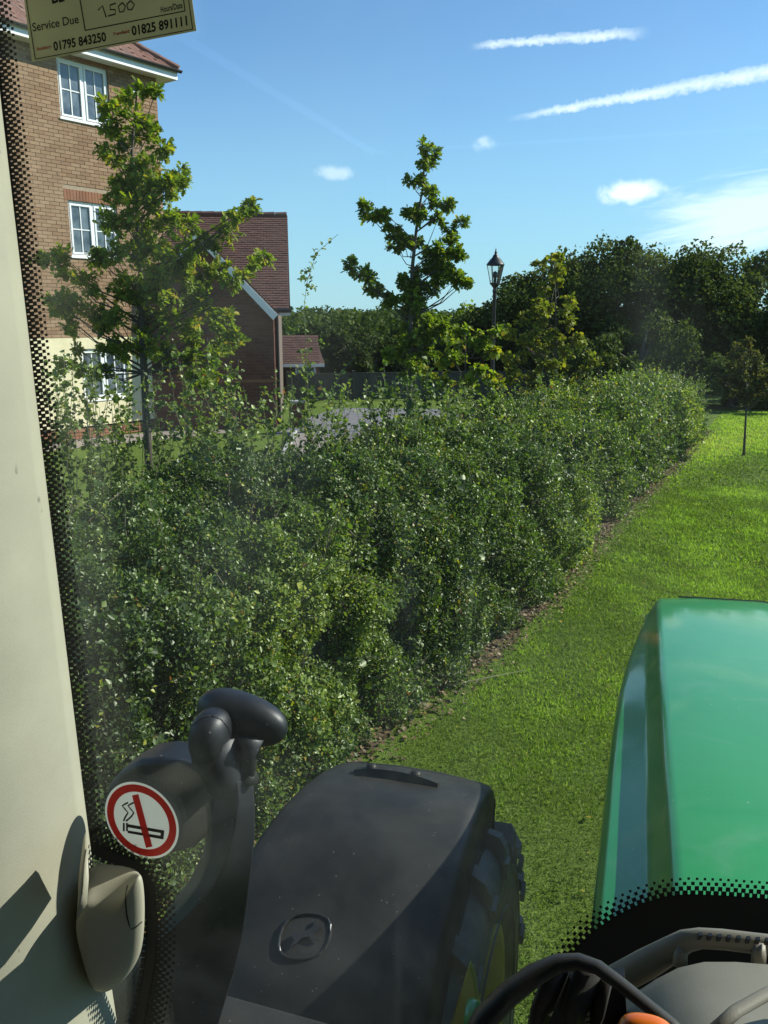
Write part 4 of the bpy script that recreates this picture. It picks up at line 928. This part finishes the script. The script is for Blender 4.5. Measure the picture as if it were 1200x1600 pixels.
# mudguard
FC = (1.78, .645)
def fend(x_, r_, a): return (x_, FC[0] + r_ * math.sin(a), FC[1] + r_ * math.cos(a))
fd = MB(); rings = []
for i in range(34):
    a = R(24 - 104 * i / 33); wl = .785 + .12 * (i / 33) ** .8; rr_ = .74 + (.012 if 1 <= i else 0)
    pr = [(-.322, rr_ - .17), (-.324, rr_ - .03), (-.328, rr_ - .010), (-.336, rr_ + .000), (-.36, rr_ + .005), (-.48, rr_ + .011), (-.60, rr_ + .012), (-wl + .06, rr_ + .004), (-wl + .025, rr_ - .004), (-wl + .006, rr_ - .022), (-wl, rr_ - .05), (-wl - .004, rr_ - .12)]
    rings.append([fend(x_, r_, a) for x_, r_ in pr])
fd.loft(rings, False)
fender = fd.build('mudguard', M['fender'], tr, smooth=True); sm = fender.modifiers.new('thickness', 'SOLIDIFY'); sm.thickness = .012; sm.offset = -1
lip = MB(); lip.tube([fend(x_, r_ + .004, R(24)) for x_, r_ in [(-.325, .575), (-.33, .705), (-.345, .73), (-.37, .739), (-.48, .748), (-.60, .749), (-.725, .741), (-.765, .735), (-.783, .705), (-.787, .625)]], .009, 8); lip.build('rim_lip', M['fender'], fender, smooth=True)
pl_ = MB(); rings = []
for k in range(13):
    x_ = -.455 - .235 * k / 12; h_ = .044 - .026 * abs(k / 6 - 1) ** 2
    rings.append([fend(x_, .755, R(13.6)), fend(x_, .762 + h_ * .5, R(13.2)), fend(x_, .762 + h_ * .55, R(11.2)), fend(x_, .755, R(10.8))])
pl_.loft(rings, True, True).build('lug_plate', M['fender'], fender)
for x_ in (-.52, -.645):
    bo = MB(); bo.lathe([(.001, .012), (.012, .011), (.015, .004), (.016, 0)], 14); q = bo.build('bolt', M['fender'], fender, smooth=True); q.location = fend(x_, .779, R(12.2)); q.rotation_euler = (-R(13), 0, 0)
def ray_fender(px, py, r_=.765):
    d = px_ray(px, py); dl = np.array([d @ TRt, d @ TF, d[2]]); a_ = dl[1] ** 2 + dl[2] ** 2; b_ = 2 * (-FC[0] * dl[1] + (CAM_H - FC[1]) * dl[2]); c_ = FC[0] ** 2 + (CAM_H - FC[1]) ** 2 - r_ ** 2
    disc = b_ * b_ - 4 * a_ * c_; k = (-b_ - math.sqrt(max(disc, 0))) / (2 * a_); return Vector((dl[0] * k, dl[1] * k, CAM_H + dl[2] * k))
em = MB(); ring_px = [(436, 1478), (442, 1448), (462, 1430), (490, 1428), (512, 1436), (517, 1456), (508, 1482), (488, 1496), (460, 1498), (442, 1492)]
ring_px = [tuple(sum(np.array(ring_px[(i + k) % len(ring_px)], float) * wq for k, wq in zip((-1, 0, 1, 2), ((-.0625, .5625, .5625, -.0625) if hf else (0, 1, 0, 0))))) for i in range(len(ring_px)) for hf in (0, 1)]
rp = [ray_fender(*q, .765) for q in ring_px]; em.tube(rp + [rp[0], rp[1]], .003, 6); em.build('emblem', M['emblem'], fender)
deer = [(455, 1462), (462, 1456), (478, 1455), (490, 1448), (492, 1438), (497, 1436), (495, 1446), (502, 1450), (496, 1456), (490, 1462), (498, 1470), (490, 1468), (482, 1464), (472, 1466), (462, 1476), (452, 1482), (460, 1470)]
MB().prism([ray_fender(*q, .767) for q in deer], (0, -.002, .003)).build('leaping_deer', M['emblem'], fender)
# front wheel
WX = -.475; wheel = empty('front_wheel', (WX, FC[0], FC[1] + .005)); wheel.parent = tr
ty = MB(); ty.lathe([(.365, -.15), (.40, -.185), (.46, -.203), (.54, -.205), (.585, -.195), (.605, -.165), (.612, -.08), (.614, 0), (.612, .08), (.605, .165), (.585, .195), (.54, .205), (.46, .203), (.40, .185), (.365, .15)], 72, 'x'); tyre = ty.build('tyre', M['rubber'], wheel, smooth=True)
lug = MB()
for r0, r1, z0l, z1l in ((.60, .655, 0, 1),):
    pr = []
    for (h_, ph) in ((-.005, .13), (.09, .03), (.19, -.07), (.207, -.085)):
        pr.append((h_, ph))
    def rg_(r_, wdt):
        return [(h_, r_ * (1 if i < 3 else .965) * math.sin(ph + wdt), r_ * (1 if i < 3 else .965) * math.cos(ph + wdt)) for i, (h_, ph) in enumerate(pr)]
    lug.loft([rg_(.598, -.05), rg_(.643, -.033), rg_(.643, .033), rg_(.598, .05)], False); 
    lug.add([rg_(.598, -.05)[3], rg_(.643, -.033)[3], rg_(.643, .033)[3], rg_(.598, .05)[3]], [(0, 1, 2, 3)]); lug.add([rg_(.598, -.05)[0], rg_(.643, -.033)[0], rg_(.643, .033)[0], rg_(.598, .05)[0]], [(0, 1, 2, 3)])
    bl = [(.585, .206, -.045), (.54, .2055, -.03), (.54, .2055, .03), (.585, .206, .045)]
    lug.add([(h_, r_ * math.sin(a - .085), r_ * math.cos(a - .085)) for r_, h_, a in bl] + [(h_ + .012, r_ * math.sin(a - .085), r_ * math.cos(a - .085)) for r_, h_, a in bl], [(4, 5, 6, 7), (0, 4, 5, 1), (1, 5, 6, 2), (2, 6, 7, 3), (3, 7, 4, 0)])
lme = lug.mesh('lug'); lme.materials.append(M['rubber'])
for k in range(19):
    for sgn in (0, 1):
        o = bpy.data.objects.new('lug', lme); col.objects.link(o); o.parent = wheel
        o.rotation_euler = (2 * math.pi * (k + .5 * sgn) / 19, 0, 0); o.scale = (1 if sgn == 0 else -1, 1, 1)
for k, r_ in enumerate((.52, .43)):
    q = MB(); n_ = 72; q.tube([(.2045 + .001 * k, r_ * math.cos(2 * math.pi * j / n_), r_ * math.sin(2 * math.pi * j / n_)) for j in range(n_ + 1)], .0035, 5); q.build('sidewall_rib', M['rubber'], wheel)
rm = MB(); rm.lathe([(.375, .17), (.38, .182), (.368, .186), (.355, .178), (.345, .13), (.335, .02), (.25, -.02), (.20, -.01), (.14, .03), (.001, .03)], 56, 'x'); rm.build('rim', M['yellow_paint'], wheel, smooth=True)
rm = MB(); rm.lathe([(.375, -.17), (.38, -.182), (.35, -.178), (.335, .02)], 56, 'x'); rm.build('rim', M['yellow_paint'], wheel, smooth=True)
MB().lathe([(.12, .03), (.12, .12), (.09, .15), (.001, .15)], 24, 'x').build('hub', M['green'], wheel, smooth=True)
br_ = MB(); br_.prism([on_t(x_, y_, 1.42) for x_, y_ in ((700, 1610), (733, 1508), (741, 1530), (752, 1612))], (0, .02, 0)); br_.build('steering_bracket', M['yellow_paint'], tr, bevel=.004)
br_ = MB(); p = on_t(738, 1586, 1.36); br_.lathe([(.013, -.012), (.027, -.012), (.030, 0), (.027, .012), (.013, .012)], 24, 'x', p); br_.build('hose_fitting', M['green'], tr, smooth=True)

# mirror housing and its curved bracket outside the glass
TB = 1.02
def pxm(t): return t / FPX * 1.08
def blob(name, cpx, semi, t, mt, parent, taper=0.0, roll=0, depth=1.0, shift=0):
    bm = bmesh.new(); bmesh.ops.create_uvsphere(bm, u_segments=32, v_segments=20, radius=1); k = pxm(t)
    for v in bm.verts:
        x_, y_, z_ = v.co; e_ = lambda q: math.copysign(abs(q) ** .85, q)
        tp = 1 - taper * (x_ * .5 + .5); v.co = Vector((e_(x_) * semi[0] * k, e_(y_) * semi[1] * k * depth * tp, e_(z_) * semi[1] * k * tp + shift * x_ * x_ * k))
    me = bpy.data.meshes.new(name); bm.to_mesh(me); bm.free(); me.polygons.foreach_set('use_smooth', np.ones(len(me.polygons), bool))
    o = link(name, me, mt, parent); o.location = on_t(*cpx, t); o.rotation_euler = (0, roll, 0); return o
mir = empty('mirror_arm', on_t(300, 1500, TB)); mir.parent = tr; ml = Vector(mir.location)
def loc_pts(pts, t): return [Vector(on_t(x_, y_, t)) - ml for x_, y_ in pts]
def mblob(*a, **k): o = blob(*a, **k); o.location = Vector(o.location) - ml; return o
mblob('mirror_housing', (378, 1122), (86, 50), TB + .035, M['black'], mir, taper=.18, roll=R(8), depth=.75)
boss = mblob('pivot_boss', (330, 1150), (36, 50), TB - .012, M['black'], mir, depth=.9, roll=R(6))
nk = MB(); nk.tube(loc_pts([(332, 1150), (338, 1185), (350, 1210), (352, 1235)], TB), [.044, .043, .036, .030], 18, flat=.85); nk.build('neck', M['black'], mir, smooth=True)
nk = MB(); nk.tube(loc_pts([(392, 1150), (388, 1180), (384, 1222)], TB + .01), [.022, .014, .012], 14); nk.build('strut', M['black'], mir, smooth=True)
def slab(name, outline, t, thick, bev, parent=mir, m='black'):
    q = MB(); q.prism(loc_pts(outline, t), (0, thick, 0)); return q.build(name, M[m], parent, bevel=bev, seg=5)
arm = MB(); spine = [((335, 1214), (368, 1216), (396, 1226)), ((333, 1250), (372, 1250), (398, 1262)), ((328, 1290), (366, 1292), (398, 1305)), ((316, 1335), (352, 1342), (393, 1362)), ((296, 1375), (330, 1388), (386, 1418)), ((268, 1412), (296, 1428), (378, 1470)), ((243, 1450), (262, 1458), (366, 1520)), ((195, 1490), (222, 1500), (352, 1565)), ((150, 1550), (180, 1570), (330, 1640))]
spine.append(((110, 1640), (150, 1665), (320, 1730)))
arm.loft([[Vector(on_t(*l, TB + .05)) - ml, Vector(on_t(*l, TB + .012)) - ml, Vector(on_t(*c, TB - .018)) - ml, Vector(on_t(*r_, TB + .02)) - ml, Vector(on_t(*r_, TB + .07)) - ml] for l, c, r_ in spine], True, True)
arm.build('curved_arm', M['black'], mir, bevel=.0035, seg=3)
slab('bracket_plate', [(158, 1262), (166, 1230), (186, 1206), (215, 1190), (245, 1186), (280, 1192), (322, 1207), (347, 1214), (350, 1235), (332, 1262), (330, 1300), (300, 1328), (255, 1340), (205, 1328), (172, 1302)], TB + .01, .07, .022)
cl_ = MB(); cl_.tube(loc_pts([(366, 1222), (397, 1214)], TB + .01), .012, 12); cl_.build('clamp', M['emblem'], mir, smooth=True)
def to_tr(P): return (float(P @ TRt), float(P @ TF), float(P[2]))
dk = MB(); dk.prism([to_tr(on_z(x_, y_, 1.40)) for x_, y_ in ((150, 1640), (200, 1560), (335, 1546), (560, 1608), (620, 1720), (200, 1800))], (0, 0, -.05)); dk.build('cab_step', M['fender'], tr, bevel=.01)

# cab: post, roof, windscreen
post = MB(); rings = []
for k in range(25):
    yy = -400 + 2300 * k / 24; ex = np.interp(yy, [-400, 200, 700, 1300, 1900], [-72, -2, 58, 131, 222]); x_, _, z_ = on_t(ex, yy, GT - .02)
    rings.append([(x_, GT - .012, z_), (x_ - .001, GT - .03, z_), (x_ - .006, GT - .07, z_), (x_ - .018, GT - .11, z_), (x_ - .038, GT - .15, z_), (x_ - .068, GT - .185, z_), (x_ - .105, GT - .21, z_), (x_ - .15, GT - .22, z_), (x_ - .22, GT - .20, z_), (x_ - .25, GT - .1, z_), (x_ - .25, GT - .012, z_)])
def beige_wear(): pass
post.loft(rings, True, True).build('cab_post', M['beige'], tr, smooth=True, bevel=0)
sm_ = MB()
for (a, b_, r_) in (((78, 1232), (90, 1224), .0022), ((99, 1262), (104, 1252), .0016), ((58, 1300), (70, 1280), .002), ((124, 1318), (126, 1308), .0018), ((48, 1312), (56, 1304), .0015), ((64, 1356), (66, 1349), .0016)):
    pass
# lower cover on the post
TC = .66
cv = MB(); rings = []
outl = [(120, 1425), (128, 1402), (150, 1407), (172, 1404), (192, 1396), (208, 1380), (218, 1362), (224, 1372), (227, 1410), (226, 1450), (222, 1490), (205, 1520), (185, 1540), (168, 1552), (150, 1552), (140, 1535), (128, 1490), (118, 1455)]
outb = [(132, 1400), (138, 1352), (150, 1341), (170, 1343), (190, 1346), (205, 1352), (216, 1360), (223, 1372), (226, 1410), (225, 1450), (221, 1488), (204, 1518), (184, 1538), (167, 1550), (150, 1550), (140, 1533), (130, 1490), (124, 1455)]
TC = .725; front = np.array([on_t(x_, y_, TC) for x_, y_ in outl]); backr = np.array([on_t(x_, y_, GT - .012) for x_, y_ in outb]); cen = front.mean(0)
def mixr(k, s, t): 
    r_ = front * (1 - k) + backr * k; c_ = r_.mean(0); r_ = c_ + (r_ - c_) * s; r_[:, 1] += t; return [tuple(p) for p in r_]
cv.loft([mixr(0, .55, -.014), mixr(0, .8, -.011), mixr(0, .93, -.006), mixr(0, .985, 0), mixr(.12, 1, 0), mixr(.55, .99, 0), mixr(.85, .99, 0), mixr(1, 1, 0)], True, True)
cov = cv.build('post_cover', M['trim'], tr, smooth=True, subsurf=2)
from mathutils.bvhtree import BVHTree
def on_surface(o, pts, off=Vector((0, 0, 0)), lift=.0004):
    bpy.context.view_layer.update(); dg = bpy.context.evaluated_depsgraph_get(); ev = o.evaluated_get(dg); me = ev.to_mesh(); mw = o.matrix_basis
    tree = BVHTree.FromPolygons([mw @ v.co + off for v in me.vertices], [tuple(p.vertices) for p in me.polygons]); out = []
    P = np.array(pts, float); c = np.concatenate([[0], np.cumsum(np.linalg.norm(np.diff(P, axis=0), axis=1))]); u_ = np.linspace(0, c[-1], 28)
    for x_, y_ in zip(np.interp(u_, c, P[:, 0]), np.interp(u_, c, P[:, 1])):
        d = px_ray(x_, y_); d = Vector((float(d @ TRt), float(d @ TF), float(d[2]))).normalized(); h_ = tree.ray_cast(Vector((0, 0, CAM_H)), d)
        if h_[0] is not None: out.append(h_[0] - d * lift)
    ev.to_mesh_clear(); return out
sp_ = on_surface(cov, [(199, 1384), (197, 1395), (196, 1410), (198, 1430), (202, 1446), (206, 1452), (213, 1448), (222, 1440)])
gr_ = MB(); gr_.tube(sp_, .0008, 6); gr_.build('cover_seam', M['seal'], cov)
tl = MB(); tl.loft([[Vector(on_t(x_, y_, .735)) for x_, y_ in ((122, 1372), (130, 1312), (134, 1300), (137, 1330))], [Vector(on_t(x_, y_, .70)) for x_, y_ in ((121, 1420), (128, 1345), (136, 1325), (139, 1370))], [Vector(on_t(x_, y_, .67)) for x_, y_ in ((119, 1440), (124, 1405), (130, 1395), (136, 1412))]], True, True); tl.build('cover_flange', M['trim'], tr, smooth=True)
MB().box(-.86, 1.62, -1.0, .87, 3.10, 3.24).build('cab_roof', M['beige'], tr, bevel=.04)
MB().tube([(1.45, .74, 1.3), (1.47, .74, 3.1)], .05, 10).build('cab_post', M['beige'], tr)
for x_ in (-.72, 1.47): MB().tube([(x_, -.92, 1.3), (x_, -.92, 3.1)], .06, 10).build('cab_post', M['beige'], tr)
MB().box(-.86, 1.62, -1.04, -1.0, 1.2, 3.1).build('rear_blocker', M['darkdash'], tr)  # unseen opaque panel added to keep sky reflections out of the windscreen
MB().box(-.90, -.86, -1.0, .45, 1.2, 3.1).build('side_blocker', M['darkdash'], tr)  # added unseen in place of the glass door, blocks reflections from the left
MB().box(-.86, 1.62, -1.0, .60, 1.2, 1.25).build('cab_floor', M['darkdash'], tr)
ws = MB(); ws.box(-.68, 1.42, GT, GT + .006, 1.30, 3.09); screen = ws.build('windscreen', M['glass'], tr)
# printed dotted border on the glass
GI = GT - .0015
left = [(-62, -330), (-12, 40), (20, 330), (52, 620), (84, 900), (115, 1190), (129, 1312), (180, 1336), (214, 1348), (236, 1382), (242, 1440), (240, 1505), (214, 1640)]
def offset_path(path, d, n):
    P = np.array(path, float); cum = np.concatenate([[0], np.cumsum(np.linalg.norm(np.diff(P, axis=0), axis=1))]); s_ = np.linspace(0, cum[-1], n)
    Q = np.stack([np.interp(s_, cum, P[:, j]) for j in (0, 1)], -1); T_ = np.gradient(Q, axis=0); T_ /= np.linalg.norm(T_, axis=1, keepdims=True)
    ker = np.ones(5) / 5; T_ = np.stack([np.convolve(np.pad(T_[:, j], 2, 'edge'), ker, 'valid') for j in (0, 1)], -1)
    N_ = np.stack([T_[:, 1], -T_[:, 0]], -1); return Q + N_ * d, T_, N_, cum[-1]
fb = MB(); a_, _, _, _ = offset_path(left, -14, 160); b2, _, _, _ = offset_path(left, 5, 160)
for i in range(159): fb.add([on_t(*a_[i], GI), on_t(*b2[i], GI), on_t(*b2[i + 1], GI), on_t(*a_[i + 1], GI)], [(0, 1, 2, 3)])
fb.build('printed_border', M['frit'], screen); fb = MB()
low = [(1420, 1416), (1300, 1409), (1200, 1404), (1130, 1399), (1075, 1397), (1040, 1400), (1000, 1412), (960, 1432), (925, 1456), (900, 1480), (880, 1510), (862, 1545), (850, 1600)]
b3, _, _, _ = offset_path(low[::-1], 0, 80)
for i in range(79):
    p, q = b3[i], b3[i + 1]; fb.add([on_t(*p, GI), on_t(*q, GI), on_t(q[0] + 30, q[1] + 260, GI), on_t(p[0] + 30, p[1] + 260, GI)], [(0, 1, 2, 3)])
fb.build('printed_border', M['frit'], screen)
dt = MB()
def dots(path, start, rows, pitch, sizes, sgn=1):
    L_ = np.sum(np.linalg.norm(np.diff(np.array(path, float), axis=0), axis=1)); n = int(L_ / pitch)
    for r_ in range(rows):
        Q, T_, N_, _ = offset_path(path, (start + r_ * pitch * .62) * sgn, n * 2 + 1); s_ = sizes[r_] / 2
        for i in range(r_ % 2, n * 2, 2):
            c = Q[i]; u_, v_ = T_[i] * s_, N_[i] * s_
            dt.add([on_t(*(c - u_ - v_), GI), on_t(*(c + u_ - v_), GI), on_t(*(c + u_ + v_), GI), on_t(*(c - u_ + v_), GI)], [(0, 1, 2, 3)])
dots(left, 6, 5, 10, [8, 7.2, 6.4, 5.4, 4.2]); dots(low[::-1], 2, 4, 12, [8.5, 7, 5.5, 4])
dots(left, -16, 1, 10, [7.5])
o = dt.build('border_dots', M['frit'], screen); o['kind'] = 'stuff'

rp_ = on_surface(boss, [(300, 1134), (314, 1122), (330, 1118), (346, 1124), (357, 1138), (362, 1156), (361, 1172)], ml)
if len(rp_) > 3: nk = MB(); nk.tube([p - Vector(boss.location) - ml for p in rp_], .0012, 6); o = nk.build('pivot_ring', M['seal'], boss); o.matrix_parent_inverse = Matrix.Rotation(-boss.rotation_euler.y, 4, 'Y')

# instrument hump and handle at the lower right
dash = empty('dashboard', on_t(1150, 1560, .55)); dash.parent = tr; dl0 = Vector(dash.location)
def dpt(x_, y_, t): return Vector(on_t(x_, y_, t)) - dl0
bd = MB(); back = [(940, 1590), (985, 1556), (1025, 1530), (1060, 1512), (1100, 1503), (1150, 1503), (1200, 1507), (1300, 1515), (1420, 1530)]
rings = []
for k, (t, dy) in enumerate(((.70, 22), (.675, 4), (.655, 0), (.625, 12), (.58, 40), (.53, 80), (.48, 130), (.44, 200), (.43, 330))):
    rings.append([dpt(x_ + dy * .25, y_ + dy, t) for x_, y_ in back])
bd.loft(rings, False).build('hump', M['dash'], dash, smooth=True)
rim_px = [(925, 1560), (965, 1530), (1010, 1506), (1050, 1483), (1072, 1470), (1095, 1466), (1130, 1468), (1180, 1474), (1240, 1481), (1400, 1500)]
q = MB(); q.tube([dpt(x_, y_, .69) for x_, y_ in rim_px], [.008, .010, .010, .0085, .0075, .007, .007, .007, .007, .007], 12, flat=1.3); q.build('vent_rim', M['dash'], dash, smooth=True)
for x_, y0_, y1_ in ((1064, 1478, 1512), (1187, 1474, 1508)):
    q = MB(); q.tube([dpt(x_, y0_, .688), dpt(x_ - 2, y1_, .676)], .0065, 8); q.build('vent_strut', M['dash'], dash, smooth=True)
sl_me = None
for k in range(9):
    x_ = 1092 + k * 15; y_ = 1464.5 + k * 1.2; q = MB(); q.prism([dpt(x_, y_ - 3, .6802), dpt(x_ + 6, y_ - 3, .6802), dpt(x_ + 3, y_ + 4, .6795), dpt(x_ - 3, y_ + 4, .6795)], (0, .004, 0)); q.build('vent_slot', M['seal'], dash)
ridge = MB(); ridge.tube([dpt(1105, 1620, .47), dpt(1150, 1580, .49), dpt(1200, 1552, .51), dpt(1300, 1520, .54)], .0045, 10, flat=.7); ridge.build('hump_ridge', M['dash'], dash, smooth=True)
hnd = empty('grab_handle', on_t(900, 1580, .52)); hnd.parent = tr; hl0 = Vector(hnd.location)
def hp(x_, y_, t): return Vector(on_t(x_, y_, t)) - hl0
q = MB(); pth = [(735, 1640, .50), (757, 1592, .51), (795, 1553, .52), (835, 1523, .53), (872, 1505, .535), (905, 1502, .535), (935, 1512, .53), (970, 1538, .52), (1010, 1570, .51), (1050, 1602, .50), (1090, 1640, .49)]
q.tube([hp(*p) for p in pth], [.011, .011, .0105, .0095, .008, .0068, .0062, .0058, .0056, .0056, .0056], 16, flat=.8); q.build('handle_arch', M['darkdash'], hnd, smooth=True)
for xs, ww in (((872, 1512, 828, 1640), .010), ((920, 1512, 880, 1640), .012), ((945, 1530, 925, 1640), .006)):
    q = MB(); q.tube([hp(xs[0], xs[1], .55), hp((xs[0] + xs[2]) / 2 - 3, (xs[1] + xs[3]) / 2, .55), hp(xs[2], xs[3], .54)], ww, 8, flat=.6); q.build('handle_web', M['darkdash'], hnd, smooth=True)
for k in range(11):
    y_ = 1532 + k * 9; q = MB(); q.prism([hp(918 - k * 2.2, y_, .60), hp(952 - k * 1.2, y_ - 12, .60), hp(952 - k * 1.2, y_ - 7, .60), hp(918 - k * 2.2, y_ + 5, .60)], (0, .006, 0)); q.build('ribbed_boot', M['dash'], hnd)
q = MB(); q.prism([hp(900, 1526, .607), hp(975, 1526, .607), hp(985, 1660, .607), hp(870, 1660, .607)], (0, .01, 0)); q.build('boot_back', M['seal'], hnd)
lev = empty('throttle_lever', on_t(1012, 1640, .46)); lev.parent = tr; ll0 = Vector(lev.location)
kn = blob('knob', (1010, 1612), (44, 27), .46, M['orange'], lev, depth=.8, roll=R(-4)); kn.location = Vector(kn.location) - ll0
q = MB(); q.tube([Vector(on_t(1012, 1615, .46)) - ll0, Vector(on_t(1005, 1760, .50)) - ll0], .008, 8); q.build('lever_rod', M['darkdash'], lev)

# ------------------------------------------------------------------ stickers on the glass
SI = GT - .004
def flat_poly(name, pts, t, m, parent, o0, thick=.0003):
    q = MB(); q.prism([Vector(on_t(x_, y_, t)) - o0 for x_, y_ in pts], (0, thick, 0)); return q.build(name, m, parent)
def sticker_root(name, px, label, cat):
    r_ = empty(name); P = on_t(*px, SI); W = TRt * P[0] + TF * P[1] + np.array([0, 0, P[2]]); r_.location = W; r_.rotation_euler = (0, 0, -T_AZ); tag(r_, label, cat); return r_, Vector(P)
M['paper'] = paper_mat('cream_paper', (.66, .64, .46), .42); M['white_vinyl'] = paper_mat('white_vinyl', (.74, .75, .66), .4)
M['ink'] = mat('black_ink', (.012, .013, .012), .6); M['red_ink'] = mat('red_ink', (.62, .035, .025), .5); M['pencil'] = mat('grey_pen', (.09, .10, .08), .6); M['sign_red'] = paper_mat('sign_red', (.62, .03, .022), .35)
sv, s0 = sticker_root('service_sticker', (170, 45), 'cream service due sticker with phone numbers stuck to the top of the windscreen', 'sticker')
flat_poly('card', [(30, -60), (285, -110), (307, 48), (50, 97)], SI, M['paper'], sv, s0)
def line(parent, o0, a, b_, wpx, m, t=SI - .0006):
    d = Vector((b_[0] - a[0], b_[1] - a[1])).normalized(); n = Vector((-d.y, d.x)) * wpx / 2
    return flat_poly('printed_line', [(a[0] + n.x, a[1] + n.y), (b_[0] + n.x, b_[1] + n.y), (b_[0] - n.x, b_[1] - n.y), (a[0] - n.x, a[1] - n.y)], t, m, parent, o0, .0002)
for a, b_, wp in (((55, 92.5), (301, 45.5), 1.3), ((38, -20), (55, 92.5), 1.3), ((301, 45.5), (292, -20), 1.3), ((133, 47.5), (289, 17), 1.6), ((124, -6), (133, 47.5), 1.6), ((289, 17), (286, -6), 1.4)): line(sv, s0, a, b_, wp, M['ink'])
def lettering(txt, a, b_, cap, m, bold=0.0, parent=sv, o0=s0):
    cu = bpy.data.curves.new('lettering', 'FONT'); cu.body = txt; cu.size = 1; cu.offset = bold; cu.resolution_u = 3; cu.fill_mode = 'FRONT' if hasattr(cu, 'fill_mode') else cu.fill_mode
    tmp = bpy.data.objects.new('lettering', cu); col.objects.link(tmp); bpy.context.view_layer.update()
    me = bpy.data.meshes.new_from_object(tmp.evaluated_get(bpy.context.evaluated_depsgraph_get())); bpy.data.objects.remove(tmp)
    co = np.zeros(len(me.vertices) * 3, np.float32); me.vertices.foreach_get('co', co); co = co.reshape(-1, 3)
    x0, x1 = co[:, 0].min(), co[:, 0].max(); P0 = Vector(on_t(*a, SI)); P1 = Vector(on_t(*b_, SI)); ex = P1 - P0; d = ex.normalized(); up = Vector((-d.z, 0, d.x)); caph = cap * pxm(SI) * .97
    out = [P0 + ex * float((c[0] - x0) / (x1 - x0)) + up * float(c[1] / .69 * caph) + Vector((0, -.0006, 0)) - o0 for c in co]
    me.vertices.foreach_set('co', np.array([tuple(p) for p in out], np.float32).ravel()); me.materials.clear(); me.materials.append(m); me.update()
    o = bpy.data.objects.new('lettering', me); col.objects.link(o); o.parent = parent; return o
lettering('Service Due', (52, 49.5), (124, 36), 12, M['ink'], .012); lettering('01795 843250', (85, 79.5), (167, 64), 12.5, M['ink'], .03); lettering('01825 891111', (207, 55.5), (293.5, 39.5), 12.5, M['ink'], .03)
lettering('Stockbury:', (58, 79.5), (81, 75), 4.6, M['red_ink'], .03); lettering('Framfield:', (178, 56), (203.5, 51), 4.6, M['red_ink'], .03); lettering('Hours/Date', (252, 20), (286, 12.5), 8, M['ink'], .02); lettering('BB', (82, 5.5), (103, 1.5), 14, M['ink'], .04)
hw = [[(153, 16), (160, 9), (166, 27)], [(181, 5), (172, 8), (172, 15), (180, 15), (180, 22), (169, 25)], [(191, 4), (185, 10), (187, 19), (193, 18), (196, 10), (191, 4)], [(204, 1), (198, 7), (200, 15), (206, 15), (210, 7), (204, 1)]]
for st_ in hw:
    q = MB(); q.tube([Vector(on_t(x_, y_, SI - .0006)) - s0 for x_, y_ in st_], .00075, 6, flat=.2, flat_dir=(0, 1, 0)); q.build('handwriting', M['pencil'], sv)
ns_, n0 = sticker_root('no_smoking_sticker', (221, 1282), 'round white no smoking sticker with red ring on the glass', 'sticker')
c_ = Vector(on_t(221, 1282, SI)); rad = (Vector(on_t(276.5, 1282, SI)) - Vector(on_t(165.5, 1282, SI))).length / 2
def disc(name, r0, r1, yo, m, n=72):
    q = MB(); 
    ring = lambda r_, y_: [(r_ * math.cos(2 * math.pi * k / n), y_, r_ * math.sin(2 * math.pi * k / n)) for k in range(n)]
    if r0 == 0: q.add(ring(r1, yo), [tuple(range(n))])
    else: q.loft([ring(r0, yo), ring(r1, yo)], True)
    return q.build(name, m, ns_)
disc('backing', 0, rad, 0, M['white_vinyl']); disc('red_ring', rad * .75, rad * .94, -.0005, M['sign_red'])
def nsp(pts, name, m, off=-.0005): q = MB(); q.add([Vector(on_t(x_, y_, SI)) - n0 + Vector((0, off, 0)) for x_, y_ in pts], [tuple(range(len(pts)))]); return q.build(name, m, ns_)
nsp([(207, 1242), (217, 1240), (239, 1322), (229, 1324)], 'red_bar', M['sign_red'], -.0012)
nsp([(200, 1287), (257, 1297), (257, 1302), (200, 1292)], 'cigarette', M['ink'], -.0008); nsp([(200, 1297), (256, 1306), (255, 1311), (200, 1301)], 'cigarette', M['ink'], -.0008)
nsp([(252, 1297), (257, 1298), (256, 1311), (251, 1310)], 'cigarette', M['ink'], -.0009)
for x_ in (192.5, 197.5): nsp([(x_, 1285), (x_ + 3, 1285.5), (x_ + 3, 1298.5), (x_, 1298)], 'cigarette', M['ink'], -.0008)
for dx in (0, 9):
    pts = [(193 + dx * .45, 1283), (196 + dx, 1276), (200 + dx, 1270), (195 + dx, 1264), (191 + dx, 1259), (196 + dx, 1256), (200 + dx, 1254)]
    q = MB(); q.tube([Vector(on_t(x_, y_, SI - .0008)) - n0 for x_, y_ in pts], .0011, 6, flat=.2, flat_dir=(0, 1, 0)); q.build('smoke', M['ink'], ns_)
